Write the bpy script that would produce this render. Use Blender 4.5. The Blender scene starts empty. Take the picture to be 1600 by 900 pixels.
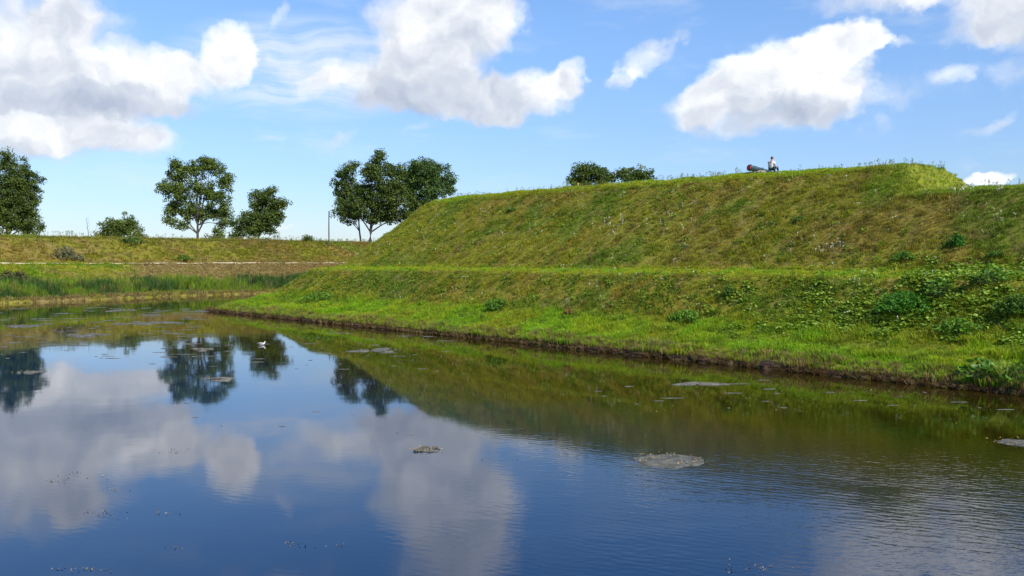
import bpy, bmesh, math, random
import numpy as np
from mathutils import Vector, Matrix, Euler

R = math.radians
rng = np.random.default_rng(7)
random.seed(7)
sc = bpy.context.scene
COL = sc.collection

# ------------------------------------------------------------------ camera
F = 1386.0          # focal length in photo pixels (1600 wide)
HOR = 408.0         # eye level row in the photo
CH = 4.5            # eye height above the water
cam_d = bpy.data.cameras.new("camera")
cam_d.sensor_width = 36
cam_d.lens = 36 * F / 1600
cam_d.clip_start = 0.1
cam_d.clip_end = 20000
cam = bpy.data.objects.new("camera", cam_d)
COL.objects.link(cam)
cam.location = (0, 0, CH)
PITCH = math.atan((450 - HOR) / F)
cam.rotation_euler = (R(90) - PITCH, 0, 0)
sc.camera = cam

def P(px, py, D):
    """world point seen at photo pixel (px,py) at depth D (metres along +Y)"""
    u = (px - 800) / F; v = (450 - py) / F
    cy, sy = math.cos(PITCH), math.sin(PITCH)
    d = Vector((u, cy + v * sy, -sy + v * cy))
    return Vector((0, 0, CH)) + d * (D / d.y)

def Wt(px, py, z=0.0):
    """point of the horizontal plane z seen at a photo pixel"""
    a = P(px, py, 1.0) - Vector((0, 0, CH))
    t = (z - CH) / a.z
    return Vector((0, 0, CH)) + a * t

# ------------------------------------------------------------------ light
SUN = Vector((0.44, -0.57, 0.70)).normalized()
sun_el = math.asin(SUN.z)
sun_az = math.atan2(SUN.x, SUN.y)
sl = bpy.data.lights.new("sun", 'SUN')
sl.energy = 4.8
sl.angle = R(0.6)
sl.color = (1.0, 0.94, 0.84)
so = bpy.data.objects.new("sun", sl)
COL.objects.link(so)
so.rotation_euler = (-SUN).to_track_quat('-Z', 'Y').to_euler()
so.location = (0, -20, 60)

sc.view_settings.view_transform = 'Standard'
sc.view_settings.look = 'None'
sc.view_settings.gamma = 1
sc.view_settings.exposure = 0.35
sc.view_settings.use_curve_mapping = False
try:
    sc.cycles.max_bounces = 8
    sc.cycles.diffuse_bounces = 3
    sc.cycles.glossy_bounces = 3
    sc.cycles.transmission_bounces = 4
except Exception:
    pass

# ------------------------------------------------------------------ node helper
class NT:
    def __init__(s, tree):
        s.t = tree
        s.n = tree.nodes
        s.l = tree.links
    def put(s, sock, v):
        if v is None: return
        if isinstance(v, bpy.types.NodeSocket): s.l.new(v, sock)
        else:
            try: sock.default_value = v
            except Exception: sock.default_value = (*v, 1.0)
    def math(s, op, a, b=None, c=None, clamp=False):
        n = s.n.new('ShaderNodeMath'); n.operation = op; n.use_clamp = clamp
        s.put(n.inputs[0], a); s.put(n.inputs[1], b); s.put(n.inputs[2], c)
        return n.outputs[0]
    def vec(s, op, a, b=None, c=None, out=0):
        n = s.n.new('ShaderNodeVectorMath'); n.operation = op
        s.put(n.inputs[0], a)
        if op == 'SCALE': s.put(n.inputs['Scale'], b)
        else: s.put(n.inputs[1], b)
        s.put(n.inputs[2], c)
        return n.outputs[out]
    def val(s, op, a, b=None): return s.vec(op, a, b, out=1)
    def mix(s, f, a, b, blend='MIX'):
        n = s.n.new('ShaderNodeMix'); n.data_type = 'RGBA'; n.blend_type = blend
        s.put(n.inputs[0], f); s.put(n.inputs[6], a); s.put(n.inputs[7], b)
        return n.outputs[2]
    def noise(s, v, scale, detail=4, rough=.55, dist=0, out=0):
        n = s.n.new('ShaderNodeTexNoise')
        s.put(n.inputs['Vector'], v); s.put(n.inputs['Scale'], scale)
        s.put(n.inputs['Detail'], detail); s.put(n.inputs['Roughness'], rough); s.put(n.inputs['Distortion'], dist)
        return n.outputs[out]
    def smooth(s, x, a, b, lo=0., hi=1.):
        n = s.n.new('ShaderNodeMapRange'); n.interpolation_type = 'SMOOTHSTEP'
        s.put(n.inputs[0], x); s.put(n.inputs[1], a); s.put(n.inputs[2], b); s.put(n.inputs[3], lo); s.put(n.inputs[4], hi)
        return n.outputs[0]
    def xyz(s, x, y, z=0.):
        n = s.n.new('ShaderNodeCombineXYZ'); s.put(n.inputs[0], x); s.put(n.inputs[1], y); s.put(n.inputs[2], z)
        return n.outputs[0]
    def mapping(s, v, loc, rot, scl, typ='TEXTURE'):
        n = s.n.new('ShaderNodeMapping'); n.vector_type = typ
        s.put(n.inputs[0], v); n.inputs[1].default_value = loc; n.inputs[2].default_value = rot; n.inputs[3].default_value = scl
        return n.outputs[0]

# ------------------------------------------------------------------ world: sky with broken cumulus
world = bpy.data.worlds.new("World")
sc.world = world
world.use_nodes = True
w = NT(world.node_tree)
w.n.clear()
tc = w.n.new('ShaderNodeTexCoord')
direc = tc.outputs['Generated']
sky = w.n.new('ShaderNodeTexSky')
sky.sky_type = 'NISHITA'
sky.sun_disc = False
sky.sun_elevation = sun_el
sky.sun_rotation = sun_az
sky.air_density = 1.0
sky.dust_density = 0.35
sky.ozone_density = 2.0
sep = w.n.new('ShaderNodeSeparateXYZ')
w.l.new(direc, sep.inputs[0])
az = w.math('MULTIPLY', w.math('ARCTAN2', sep.outputs[0], sep.outputs[1]), 57.2958)
el = w.math('MULTIPLY', w.math('ARCSINE', sep.outputs[2]), 57.2958)
flat = w.xyz(az, el, 0.)
n_big = w.noise(flat, 0.17, 2, .5, out=1)
n_fin = w.noise(flat, 0.62, 4, .56, out=1)
wrp = w.vec('MULTIPLY_ADD', n_big, (4.2, 2.6, 0), (-2.1, -1.3, 0))
wrp2 = w.vec('MULTIPLY_ADD', n_fin, (2.4, 1.8, 0), (-1.2, -.9, 0))
pos = w.vec('ADD', w.vec('ADD', flat, wrp), wrp2)

# cloud lobes: (px, py, rx, ry, tilt deg, weight, brightness)   in photo pixels
LOBES = [
 (30,45,140,88,0,1.0,.84),(105,45,58,66,0,1.0,.92),(20,125,180,46,0,.9,.74),(215,112,92,48,-12,1.1,1.05),(295,108,62,38,0,.9,1.0),
 (363,84,50,60,0,1.4,1.12),(150,158,170,26,0,.9,.42),(60,162,160,16,0,.7,.38),(250,150,55,30,0,.7,.9),
 (50,196,130,34,0,1.1,.95),(160,205,110,30,0,.9,.78),(80,228,130,20,0,.6,.42),(235,215,75,30,0,.55,.75),
 (470,95,160,34,4,.36,.95),(560,120,140,26,0,.30,.95),(360,150,120,26,0,.28,.9),(190,40,45,30,30,.32,.95),(433,15,16,34,20,.4,.95),
 (690,40,125,95,0,1.3,.80),(745,25,95,70,0,1.1,.98),(640,110,110,60,0,1.0,.78),(690,150,160,40,0,1.1,.42),(600,165,80,24,0,.6,.30),
 (810,150,110,44,-10,1.0,.92),(880,118,48,30,-20,1.0,1.08),(765,178,110,24,0,.8,.55),(515,132,38,26,-40,.75,1.0),
 (640,205,42,17,-20,.42,.85),(525,228,46,15,-25,.36,.7),(420,223,40,10,0,.32,.85),(715,-75,105,80,0,1.2,.8),
 (1012,85,56,30,-22,.62,1.0),(968,122,42,17,-40,.55,.9),(1055,40,16,26,20,.32,.9),
 (1190,120,120,52,-5,1.3,1.12),(1120,152,92,44,-12,1.0,.9),(1295,105,80,60,-10,1.3,1.10),(1335,66,44,34,0,1.0,1.15),(1200,185,140,34,0,1.0,.48),
 (1290,160,80,46,0,.8,.80),(1390,145,70,34,0,.36,.85),(1390,62,60,12,-5,.32,.95),
 (1360,2,95,24,-6,.75,.9),(1550,18,90,42,0,1.0,.85),(1590,30,70,42,0,.9,.75),(1590,108,42,34,-30,.45,.9),(1475,112,50,40,0,.30,.85),(1500,100,60,18,0,.25,.9),
 (1530,198,52,15,-22,.42,.85),(1545,284,46,11,-5,1.0,1.2),(1372,203,26,24,0,.30,.9),(1505,265,40,10,0,.28,.8),(1590,238,30,14,0,.28,.8),
 (1480,-92,190,80,0,1.7,1.05),(1280,-140,120,50,0,.8,.7),(450,-115,120,30,0,.4,.55),(1700,150,80,60,0,.9,.8),
 (-120,120,120,80,0,1.0,.8),(440,350,44,9,0,.5,.95),(100,366,130,10,0,.35,.9),(680,340,120,26,0,.40,.9),(330,360,60,12,0,.4,.95),
]
dsum = None; bsum = None
for (px, py, rx, ry, tilt, wt, br) in LOBES:
    q = P(px, py, 1000) - Vector((0, 0, CH))
    a = math.degrees(math.atan2(q.x, q.y)); e = math.degrees(math.atan2(q.z, math.hypot(q.x, q.y)))
    k = math.degrees(1 / F) * 0.98
    m = w.mapping(pos, (a, e, 0), (0, 0, R(-tilt)), (rx * k, ry * k, 1))
    r2 = w.val('DOT_PRODUCT', m, m)
    v = w.math('MULTIPLY_ADD', r2, -wt, wt, clamp=False)
    v = w.math('MAXIMUM', v, 0.0)
    dsum = v if dsum is None else w.math('ADD', dsum, v)
    bsum = w.math('MULTIPLY', v, br) if bsum is None else w.math('MULTIPLY_ADD', v, br, bsum)
# generic clouds outside the photographed part of the sky
upp = w.math('ADD', w.math('MAXIMUM', sep.outputs[2], 0.0), 0.18)
plane = w.vec('DIVIDE', direc, w.xyz(upp, upp, upp))
gen = w.noise(plane, 1.1, 6, .58)
absaz = w.math('ABSOLUTE', az)
outside = w.math('MAXIMUM', w.smooth(absaz, 33., 48.), w.smooth(el, 22., 32.))
gmask = w.math('MULTIPLY', w.smooth(gen, .54, .72), outside)
gmask = w.math('MULTIPLY', gmask, w.smooth(el, 1., 8.))
brt = w.math('DIVIDE', bsum, w.math('MAXIMUM', dsum, 0.01))
sepf = w.n.new('ShaderNodeSeparateXYZ'); w.l.new(n_fin, sepf.inputs[0])
fb = w.noise(flat, .42, 6, .56, .3)
edge = w.math('MULTIPLY_ADD', fb, 1.0, -0.52)
dens = w.math('ADD', dsum, edge)
mask = w.smooth(dens, -.05, 1.10)
mask = w.math('MULTIPLY', mask, w.smooth(dsum, 0.0, 0.38))
mask = w.math('MULTIPLY', mask, .97)
# brightness with billow relief
bill = w.noise(pos, .26, 3, .5)
bil2 = w.noise(w.vec('ADD', pos, (.6, 1.0, 0)), .26, 3, .5)
brt = w.math('ADD', brt, w.math('MULTIPLY', w.math('SUBTRACT', bill, bil2), 1.5))
thick = w.smooth(dsum, .3, 2.0)
brt = w.math('SUBTRACT', brt, w.math('MULTIPLY', thick, .16))
bf = w.noise(pos, .95, 5, .6)
brt = w.math('ADD', w.math('MULTIPLY', brt, .76), w.math('MULTIPLY_ADD', bf, .34, -.17))
cr = w.n.new('ShaderNodeValToRGB')
cr.color_ramp.elements[0].position = 0.08; cr.color_ramp.elements[0].color = (.38, .43, .54, 1)
cr.color_ramp.elements[1].position = 1.0; cr.color_ramp.elements[1].color = (1.10, 1.10, 1.09, 1)
m2_ = cr.color_ramp.elements.new(.74); m2_.color = (.80, .81, .83, 1)
m_ = cr.color_ramp.elements.new(.46); m_.color = (.57, .61, .68, 1)
w.l.new(brt, cr.inputs[0])
SKY_S = 0.10
ccol = w.vec('SCALE', cr.outputs[0], 1.0 / SKY_S)
gcol = w.vec('SCALE', (0.72, 0.76, 0.84), 1.0 / SKY_S)
# sky tone
grade = w.smooth(el, -2., 22.)
tone = w.mix(grade, (0.74, 0.84, 1.10, 1), (1.12, 1.34, 1.60, 1))
tone = w.mix(w.smooth(el, 13., 34.), tone, (.55, .85, 1.35, 1))
skyc = w.vec('MULTIPLY', sky.outputs[0], tone)
cirn = w.noise(w.vec('MULTIPLY', w.vec('ADD', flat, wrp), (.16, 1.15, 1.)), 1.0, 5, .6)
q = P(480, 105, 1000) - Vector((0, 0, CH))
cm = w.mapping(flat, (math.degrees(math.atan2(q.x, q.y)), math.degrees(math.atan2(q.z, math.hypot(q.x, q.y))), 0), (0, 0, 0), (9.5, 3.6, 1))
cir = w.math('MULTIPLY', w.smooth(w.val('DOT_PRODUCT', cm, cm), 1., .1), w.smooth(cirn, .36, .62, .15, .62))
veil = w.math('MULTIPLY', w.smooth(w.noise(w.vec('MULTIPLY', flat, (.3, 1., 1.)), .35, 5, .6), .50, .72), .22)
skyc = w.mix(w.math('MAXIMUM', cir, veil), skyc, w.vec('SCALE', (.72, .76, .80), 1.0 / SKY_S))
c1 = w.mix(mask, skyc, ccol)
c2 = w.mix(gmask, c1, gcol)
bg = w.n.new('ShaderNodeBackground')
w.l.new(c2, bg.inputs[0]); bg.inputs[1].default_value = SKY_S
wo = w.n.new('ShaderNodeOutputWorld'); w.l.new(bg.outputs[0], wo.inputs[0])
try:
    world.cycles.sampling_method = 'MANUAL'; world.cycles.sample_map_resolution = 512
except Exception: pass

# ------------------------------------------------------------------ numpy noise
_perm = rng.random((256, 256))
def vnoise(x, y, s, seed=0):
    x = np.asarray(x, float) / s + seed * 17.31; y = np.asarray(y, float) / s + seed * 9.77
    xi = np.floor(x).astype(int); yi = np.floor(y).astype(int)
    fx = x - xi; fy = y - yi
    fx = fx * fx * (3 - 2 * fx); fy = fy * fy * (3 - 2 * fy)
    a = _perm[xi & 255, yi & 255]; b = _perm[(xi + 1) & 255, yi & 255]
    c = _perm[xi & 255, (yi + 1) & 255]; d = _perm[(xi + 1) & 255, (yi + 1) & 255]
    return (a * (1 - fx) + b * fx) * (1 - fy) + (c * (1 - fx) + d * fx) * fy
def fbm(x, y, s, n=4, seed=0):
    t = 0; a = 1; tot = 0
    for i in range(n):
        t = t + a * vnoise(x, y, s / 2 ** i, seed + i * 3); tot += a; a *= .55
    return t / tot

# ------------------------------------------------------------------ terrain function
A0 = np.array([-26.6, 79.0]); TD = np.array([.663, -.749]); N1 = np.array([.749, .663])
T2 = np.array([.317, .948]); N2 = np.array([.948, -.317])
def fort_ws(x, y):
    dx = x - A0[0]; dy = y - A0[1]
    w1 = dx * N1[0] + dy * N1[1]
    w2 = dx * N2[0] + dy * N2[1]
    # softened corner
    k = 1.2
    h = np.clip(.5 + .5 * (w2 - w1) / k, 0, 1)
    wv = w2 * (1 - h) + w1 * h - k * h * (1 - h) * .5
    s = dx * TD[0] + dy * TD[1]
    return wv, s
FAR = np.array([(-110, -60), (-100, 0), (-88, 40), (-74, 64), (-61, 84), (-53.7, 93), (-48.1, 102), (-42.8, 113), (-34.9, 121.5), (-22, 132), (0, 160), (25, 200), (80, 240), (200, 260)], float)
def far_v(x, y):
    x = np.asarray(x, float); y = np.asarray(y, float)
    best = np.full(x.shape, 1e9); sg = np.ones(x.shape)
    for i in range(len(FAR) - 1):
        a = FAR[i]; b = FAR[i + 1]; d = b - a; L2 = d @ d
        t = np.clip(((x - a[0]) * d[0] + (y - a[1]) * d[1]) / L2, 0, 1)
        qx = x - a[0] - t * d[0]; qy = y - a[1] - t * d[1]
        ds = np.hypot(qx, qy)
        side = d[0] * qy - d[1] * qx
        m = ds < best - 1e-9
        best = np.where(m, ds, best); sg = np.where(m, np.where(side > 0, 1., -1.), sg)
    return best * sg
WP = [-6, -.6, -.02, .12, .5, 2.2, 4.3, 7.3, 7.9, 9.0, 9.7, 16.3, 17.1, 18.6, 22.5, 25.5, 200]
ZP = [-1.3, -.7, -.2, .22, .5, .85, 1.5, 3.72, 3.84, 3.95, 4.2, 9.62, 9.95, 10.2, 10.2, 8.3, 8.0]
VP = [-8, -.8, -.05, .3, 3, 9, 14, 20, 23.6, 24.4, 31, 33, 45, 90, 4000]
ZV = [-1.3, -.6, -.2, .28, .6, 1.3, 2.5, 4.02, 4.12, 4.3, 7.1, 7.35, 7.2, 5.6, 5.0]
def terrain(x, y, rough=True):
    x = np.asarray(x, float); y = np.asarray(y, float)
    wv, s = fort_ws(x, y)
    wob = (fbm(x, y, 3.0, 3, 5) - .5) * .36
    ww = wv + wob * np.clip(wv / 2, .18, 1)
    z1 = np.interp(ww, WP, ZP)
    up = np.interp(ww, [15, 18.5], [0, 1])
    z1 = z1 + up * np.interp(s, [-10, 20, 42, 54], [.28, .25, .12, -.18]) * (ww < 23)
    capR = 7.95 + np.interp(ww, [14.2, 20], [0, .62]) + np.clip((55.1 + (fbm(x, y, 1.5, 2, 8) - .5) * .25 - s), 0, 99) * 1.35
    z1 = np.minimum(z1, np.where(ww > 12, capR, 99))
    v = far_v(x, y)
    vv = v + (fbm(x, y, 6.0, 3, 9) - .5) * 1.6 * np.clip(v / 3, .15, 1)
    z2 = np.interp(vv, VP, ZV)
    z2 = z2 + np.interp(v, [22, 31], [0, 1]) * np.interp(y, [95, 125], [0, .75]) * (v < 80)
    z3 = np.interp(9.0 - y + (fbm(x, y, 3, 2, 2) - .5) * .6, [-2, 0, .3, 8.5, 60, 400], [-1.3, -.15, .2, 2.85, 3.2, 4])
    z3 = np.where(np.abs(x) > 3000, z3, z3)
    z = np.maximum(np.maximum(z1, z2), z3)
    if rough:
        land = np.clip((z - .3) * 3, 0, 1)
        z = z + land * ((fbm(x, y, 1.3, 3, 21) - .5) * .22 * np.where((wv > 7.2) & (wv < 9.4), .5, 1) + (vnoise(x, y, .5, 31) - .5) * .09)
    return z, wv, s, v
def gz(x, y):
    return float(terrain(np.array([x]), np.array([y]))[0][0])

# ------------------------------------------------------------------ cover colours (the plants' own colours)
def lerp(a, b, t): return a + (b - a) * t[..., None]
OLIVE = np.array([.275, .285, .022]); BROWN = np.array([.300, .240, .040]); GREEN = np.array([.150, .235, .018])
DARK = np.array([.080, .095, .012]); LUSH = np.array([.205, .360, .012]); YEL = np.array([.300, .340, .014]); STRAW = np.array([.34, .27, .10])
DKGREEN = np.array([.045, .100, .018]); TAN = np.array([.27, .20, .075])
def sstep(x, a, b):
    t = np.clip((x - a) / (b - a), 0, 1); return t * t * (3 - 2 * t)
def cover(x, y, wv, s, v):
    x = np.asarray(x, float); y = np.asarray(y, float)
    a = fbm(x, y, 5., 4, 40); b = fbm(x, y, 1.6, 3, 50); c = fbm(x, y, .7, 2, 60)
    wn = wv + (b - .5) * .45
    slope = lerp(np.broadcast_to(OLIVE, x.shape + (3,)), BROWN, sstep(a * .5 + b * .5, .46, .66) * .9)
    slope = lerp(slope, GREEN, sstep(fbm(x, y, 3.2, 3, 70), .54, .70) * .9)
    c2 = fbm(x, y, .42, 2, 64)
    slope = lerp(slope, DARK, .9 * sstep(c2, .52, .75) * .45)
    slope = lerp(slope, STRAW * .9, sstep(fbm(x, y, .55, 2, 66), .60, .80) * .55)
    lush = lerp(np.broadcast_to(LUSH, x.shape + (3,)), YEL, sstep(b, .40, .72) * .65)
    lush = lerp(lush, GREEN, sstep(c, .48, .72) * .75)
    lush = lerp(lush, OLIVE, sstep(fbm(x, y, 2.6, 2, 68), .52, .72) * .55)
    top = lerp(np.broadcast_to(YEL, x.shape + (3,)), LUSH, sstep(b, .35, .6) * .7)
    top = lerp(top, OLIVE, sstep(a, .5, .7) * .5)
    f = slope
    shore = 1 - sstep(wn, 3.6, 5.0)
    f = lerp(f, lush, shore)
    # more lush growth low on the lower slope near the camera end
    f = lerp(f, lush, sstep(s, 46, 66) * (1 - sstep(wn, 5.2, 7.2)) * .7)
    f = lerp(f, lerp(np.broadcast_to(YEL, x.shape + (3,)), LUSH, sstep(c, .4, .7)), sstep(wn, 7.1, 7.6) * (1 - sstep(wn, 9.1, 9.6)) * .95)
    f = lerp(f, top, sstep(wn, 16.2, 17.0))
    f = lerp(f, lerp(top, GREEN * 1.1, 0 * a + .5), sstep(s, 52.4, 53.8) * sstep(wn, 14.0, 14.6))
    # paler, greener left part of the ramparts
    f = lerp(f, lush, (1 - sstep(s, -2, 26)) * .30 * sstep(wn, 9.5, 11))
    f = f * np.clip(1.0 - .12 * sstep(s, 30, 58) * sstep(wn, 9.5, 11) * (1 - sstep(wn, 15.8, 16.6)), 0, 1)[..., None]
    # far bank
    vn = v + (b - .5) * 3
    g = lerp(np.broadcast_to(STRAW * .8, x.shape + (3,)), OLIVE, sstep(b, .3, .6) * .8)
    reed = lerp(np.broadcast_to(DKGREEN, x.shape + (3,)), GREEN, sstep(b, .45, .6))
    g = lerp(g, reed, sstep(vn, 1.2, 2.6))
    strip = lerp(np.broadcast_to(TAN, x.shape + (3,)), lerp(np.broadcast_to(OLIVE, x.shape + (3,)), LUSH * .7, sstep(b, .4, .6)), 1 - sstep(x + (a - .5) * 30, -58, -46))
    g = lerp(g, strip, sstep(vn, 9, 11))
    bank = lerp(np.broadcast_to(OLIVE * .70, x.shape + (3,)), BROWN * .82, sstep(a, .40, .62))
    bank = lerp(bank, TAN * .9, sstep(b, .45, .70) * .6)
    bank = lerp(bank, GREEN, sstep(fbm(x, y, 9, 2, 90), .58, .75) * .6)
    g = lerp(g, bank, sstep(vn, 22.5, 24.5))
    far = (v > -2.0)
    return np.where(far[..., None], g, f)

# ------------------------------------------------------------------ materials
def mat(name):
    m = bpy.data.materials.new(name); m.use_nodes = True
    t = NT(m.node_tree); t.n.clear()
    o = t.n.new('ShaderNodeOutputMaterial')
    return m, t, o
def principled(t, o, color, rough=.8, spec=.3, normal=None, metal=0.):
    b = t.n.new('ShaderNodeBsdfPrincipled')
    t.put(b.inputs['Base Color'], color); t.put(b.inputs['Roughness'], rough)
    t.put(b.inputs['Specular IOR Level'], spec); t.put(b.inputs['Metallic'], metal)
    if normal is not None: t.put(b.inputs['Normal'], normal)
    if o is not None: t.l.new(b.outputs[0], o.inputs[0])
    return b
def bump(t, h, strength=.5, dist=.02):
    n = t.n.new('ShaderNodeBump'); t.put(n.inputs['Height'], h); n.inputs['Strength'].default_value = strength; n.inputs['Distance'].default_value = dist
    return n.outputs[0]
def attr(t, name, typ='GEOMETRY', out=0):
    n = t.n.new('ShaderNodeAttribute'); n.attribute_name = name; n.attribute_type = typ
    return n.outputs[out]
def objco(t):
    return t.n.new('ShaderNodeTexCoord').outputs['Object']
def simple(name, c1, c2=None, scale=8, rough=.8, spec=.3, bs=.3, bd=.01, metal=0.):
    m, t, o = mat(name)
    co = objco(t)
    n = t.noise(co, scale, 5, .6)
    c2 = c2 or tuple(x * .6 for x in c1)
    principled(t, o, t.mix(t.smooth(n, .35, .65), (*c2, 1), (*c1, 1)), rough, spec, bump(t, n, bs, bd), metal)
    return m

def mat_ground():
    m, t, o = mat('turf_ground')
    co = objco(t)
    base = attr(t, 'cover')
    n = t.noise(co, 6, 6, .65); n2 = t.noise(co, 26, 3, .6)
    c = t.mix(t.smooth(n, .35, .7), base, (.15, .11, .035, 1))
    c = t.mix(t.math('MULTIPLY', t.smooth(n2, .5, .72), .4), c, (.06, .055, .015, 1))
    principled(t, o, c, .95, .1, bump(t, t.math('ADD', n, n2), 1., .06))
    return m
def mat_soil():
    m, t, o = mat('wet_peaty_soil')
    co = objco(t)
    n = t.noise(co, 5, 6, .7)
    c = t.mix(t.smooth(n, .4, .65), (.020, .012, .006, 1), (.085, .045, .020, 1))
    principled(t, o, c, .8, .3, bump(t, n, 1., .08))
    return m
def mat_path():
    m, t, o = mat('sandy_gravel')
    co = objco(t)
    n = t.noise(co, .6, 6, .65)
    c = t.mix(t.smooth(n, .35, .7), (.56, .48, .30, 1), (.42, .36, .20, 1))
    principled(t, o, c, .95, .1, bump(t, n, .5, .03))
    return m
def mat_leaf(name, trans=.35, instanced=True, col=None, rough=.55, spec=.25):
    m, t, o = mat(name)
    if instanced: c = attr(t, 'tint', 'INSTANCER')
    else: c = attr(t, 'tint')
    if col: c = (*col, 1)
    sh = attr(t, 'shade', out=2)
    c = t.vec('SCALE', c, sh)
    b = principled(t, None, c, rough, spec)
    tr = t.n.new('ShaderNodeBsdfTranslucent')
    t.l.new(t.vec('MULTIPLY', c, (1.25, 1.25, .6)), tr.inputs[0])
    mx = t.n.new('ShaderNodeMixShader'); mx.inputs[0].default_value = trans
    t.l.new(b.outputs[0], mx.inputs[1]); t.l.new(tr.outputs[0], mx.inputs[2]); t.l.new(mx.outputs[0], o.inputs[0])
    return m
def mat_bark(name='bark', c=(.10, .085, .065)):
    m, t, o = mat(name)
    co = objco(t)
    n = t.noise(t.vec('MULTIPLY', co, (4., 4., .8)), 2.5, 6, .7)
    principled(t, o, t.mix(t.smooth(n, .35, .65), tuple(v * .45 for v in c) + (1,), (*c, 1)), .9, .2, bump(t, n, .8, .05))
    return m
def mat_water():
    m, t, o = mat('pond_water')
    co = objco(t)
    # ripple fields (metres)
    big = t.noise(co, .045, 3, .5, .6)
    sx = t.n.new('ShaderNodeSeparateXYZ'); t.l.new(co, sx.inputs[0])
    # breeze: ruffled toward the near right, calm in the far and left reaches
    xx = t.math('MULTIPLY_ADD', big, 16., sx.outputs[0])
    right = t.smooth(xx, 5., 17.)
    near = t.smooth(t.math('MULTIPLY_ADD', big, -14., sx.outputs[1]), 22., 9., 0.05, 1.0)
    amp = t.math('MULTIPLY', t.math('MULTIPLY_ADD', right, .92, .08), t.math('MULTIPLY', near, t.smooth(t.noise(co, .16, 3, .6, .8), .30, .62, .25, 1.15)))
    wv = t.n.new('ShaderNodeTexWave'); wv.wave_type = 'BANDS'; wv.bands_direction = 'Y'; wv.wave_profile = 'SIN'
    t.l.new(t.mapping(co, (0, 0, 0), (0, 0, R(27)), (1, 1, 1), 'POINT'), wv.inputs[0])
    wv.inputs['Scale'].default_value = 1.5; wv.inputs['Distortion'].default_value = 7.0
    wv.inputs['Detail'].default_value = 2; wv.inputs['Detail Scale'].default_value = .8; wv.inputs['Detail Roughness'].default_value = .55
    n1 = t.noise(t.mapping(co, (0, 0, 0), (0, 0, R(22)), (2.2, 5.2, 1), 'POINT'), 1.0, 3, .55, .5)
    n2 = t.noise(t.mapping(co, (0, 0, 0), (0, 0, R(-12)), (6., 11., 1), 'POINT'), 1.0, 2, .5)
    swell = t.noise(co, .35, 2, .5)
    h = t.math('MULTIPLY', wv.outputs['Fac'], .0012)
    n3 = t.noise(t.mapping(co, (0, 0, 0), (0, 0, R(48)), (1.6, 3.4, 1), 'POINT'), 1.0, 3, .6, .8)
    h = t.math('MULTIPLY_ADD', n1, .0055, h)
    h = t.math('MULTIPLY_ADD', n3, .0050, h)
    h = t.math('MULTIPLY_ADD', n2, .0028, h)
    h = t.math('MULTIPLY', h, amp)
    h = t.math('MULTIPLY_ADD', swell, .004, h)
    nb = bump(t, h, 1.0, 1.0)
    refl_noise = t.noise(co, .08, 3, .6)
    # reflections painted into body colour: sky blue in the open, rampart and bank olive
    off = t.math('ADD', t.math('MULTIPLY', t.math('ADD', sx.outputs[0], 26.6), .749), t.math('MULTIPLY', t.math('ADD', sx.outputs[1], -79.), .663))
    fort_refl = t.smooth(t.math('MULTIPLY_ADD', refl_noise, 10., off), -17., -6.)
    bank_refl = t.smooth(t.math('MULTIPLY_ADD', refl_noise, 16., sx.outputs[1]), 48., 78.)
    c = t.mix(t.math('MAXIMUM', fort_refl, bank_refl), (.0003, .016, .052, 1), (.018, .013, .0008, 1))
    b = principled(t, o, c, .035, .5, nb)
    b.inputs['IOR'].default_value = 1.40
    return m
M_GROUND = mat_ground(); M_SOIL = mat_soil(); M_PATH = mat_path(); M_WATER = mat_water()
M_BLADE = mat_leaf('grass_blades', .35, True)
M_WEED = mat_leaf('weed_leaves', .35, True, rough=.45)
M_LEAFG = mat_leaf('tree_leaves', .22, False, rough=.5)
M_PLANT = mat_leaf('plant_leaves', .30, False, rough=.45)
M_BARK = mat_bark()
M_STEM = simple('green_stem', (.10, .17, .04), (.06, .10, .03), 8)
M_BARKP = mat_bark('pale_bark', (.24, .21, .17))

# ------------------------------------------------------------------ object helpers
def mesh_np(name, verts, faces, m=None, attrs=None, smooth=False):
    """faces: (n,3) or (n,4) array; attrs: {name: (kind, domain, data)}"""
    me = bpy.data.meshes.new(name)
    verts = np.asarray(verts, np.float32)
    faces = np.asarray(faces, np.int32)
    k = faces.shape[1] if len(faces) else 3
    me.vertices.add(len(verts)); me.vertices.foreach_set('co', verts.ravel())
    if len(faces):
        me.loops.add(faces.size); me.loops.foreach_set('vertex_index', faces.ravel())
        me.polygons.add(len(faces)); me.polygons.foreach_set('loop_start', np.arange(0, faces.size, k, dtype=np.int32))
        me.polygons.foreach_set('loop_total', np.full(len(faces), k, np.int32))
        me.polygons.foreach_set('use_smooth', np.full(len(faces), smooth))
    me.update(calc_edges=True)
    for an, (kind, dom, data) in (attrs or {}).items():
        at = me.attributes.new(an, kind, dom)
        key = {'FLOAT_COLOR': 'color', 'FLOAT_VECTOR': 'vector'}.get(kind, 'value')
        at.data.foreach_set(key, np.ascontiguousarray(data, np.int32 if kind == 'INT' else np.float32).ravel())
    if m: me.materials.append(m)
    return me
def link(name, me, parent=None, loc=None):
    o = bpy.data.objects.new(name, me); COL.objects.link(o)
    if parent: o.parent = parent
    if loc is not None: o.location = loc
    return o
def tag(o, label=None, cat=None, group=None, kind=None):
    if label: o['label'] = label
    if cat: o['category'] = cat
    if group: o['group'] = group
    if kind: o['kind'] = kind
    return o
def empty(name, loc, rz=0.):
    o = bpy.data.objects.new(name, None); COL.objects.link(o)
    o.location = loc; o.rotation_euler = (0, 0, rz); o.empty_display_size = .3
    return o
def rgba(c):
    c = np.asarray(c, float); return np.concatenate([c, np.ones(c.shape[:-1] + (1,))], -1)

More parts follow.
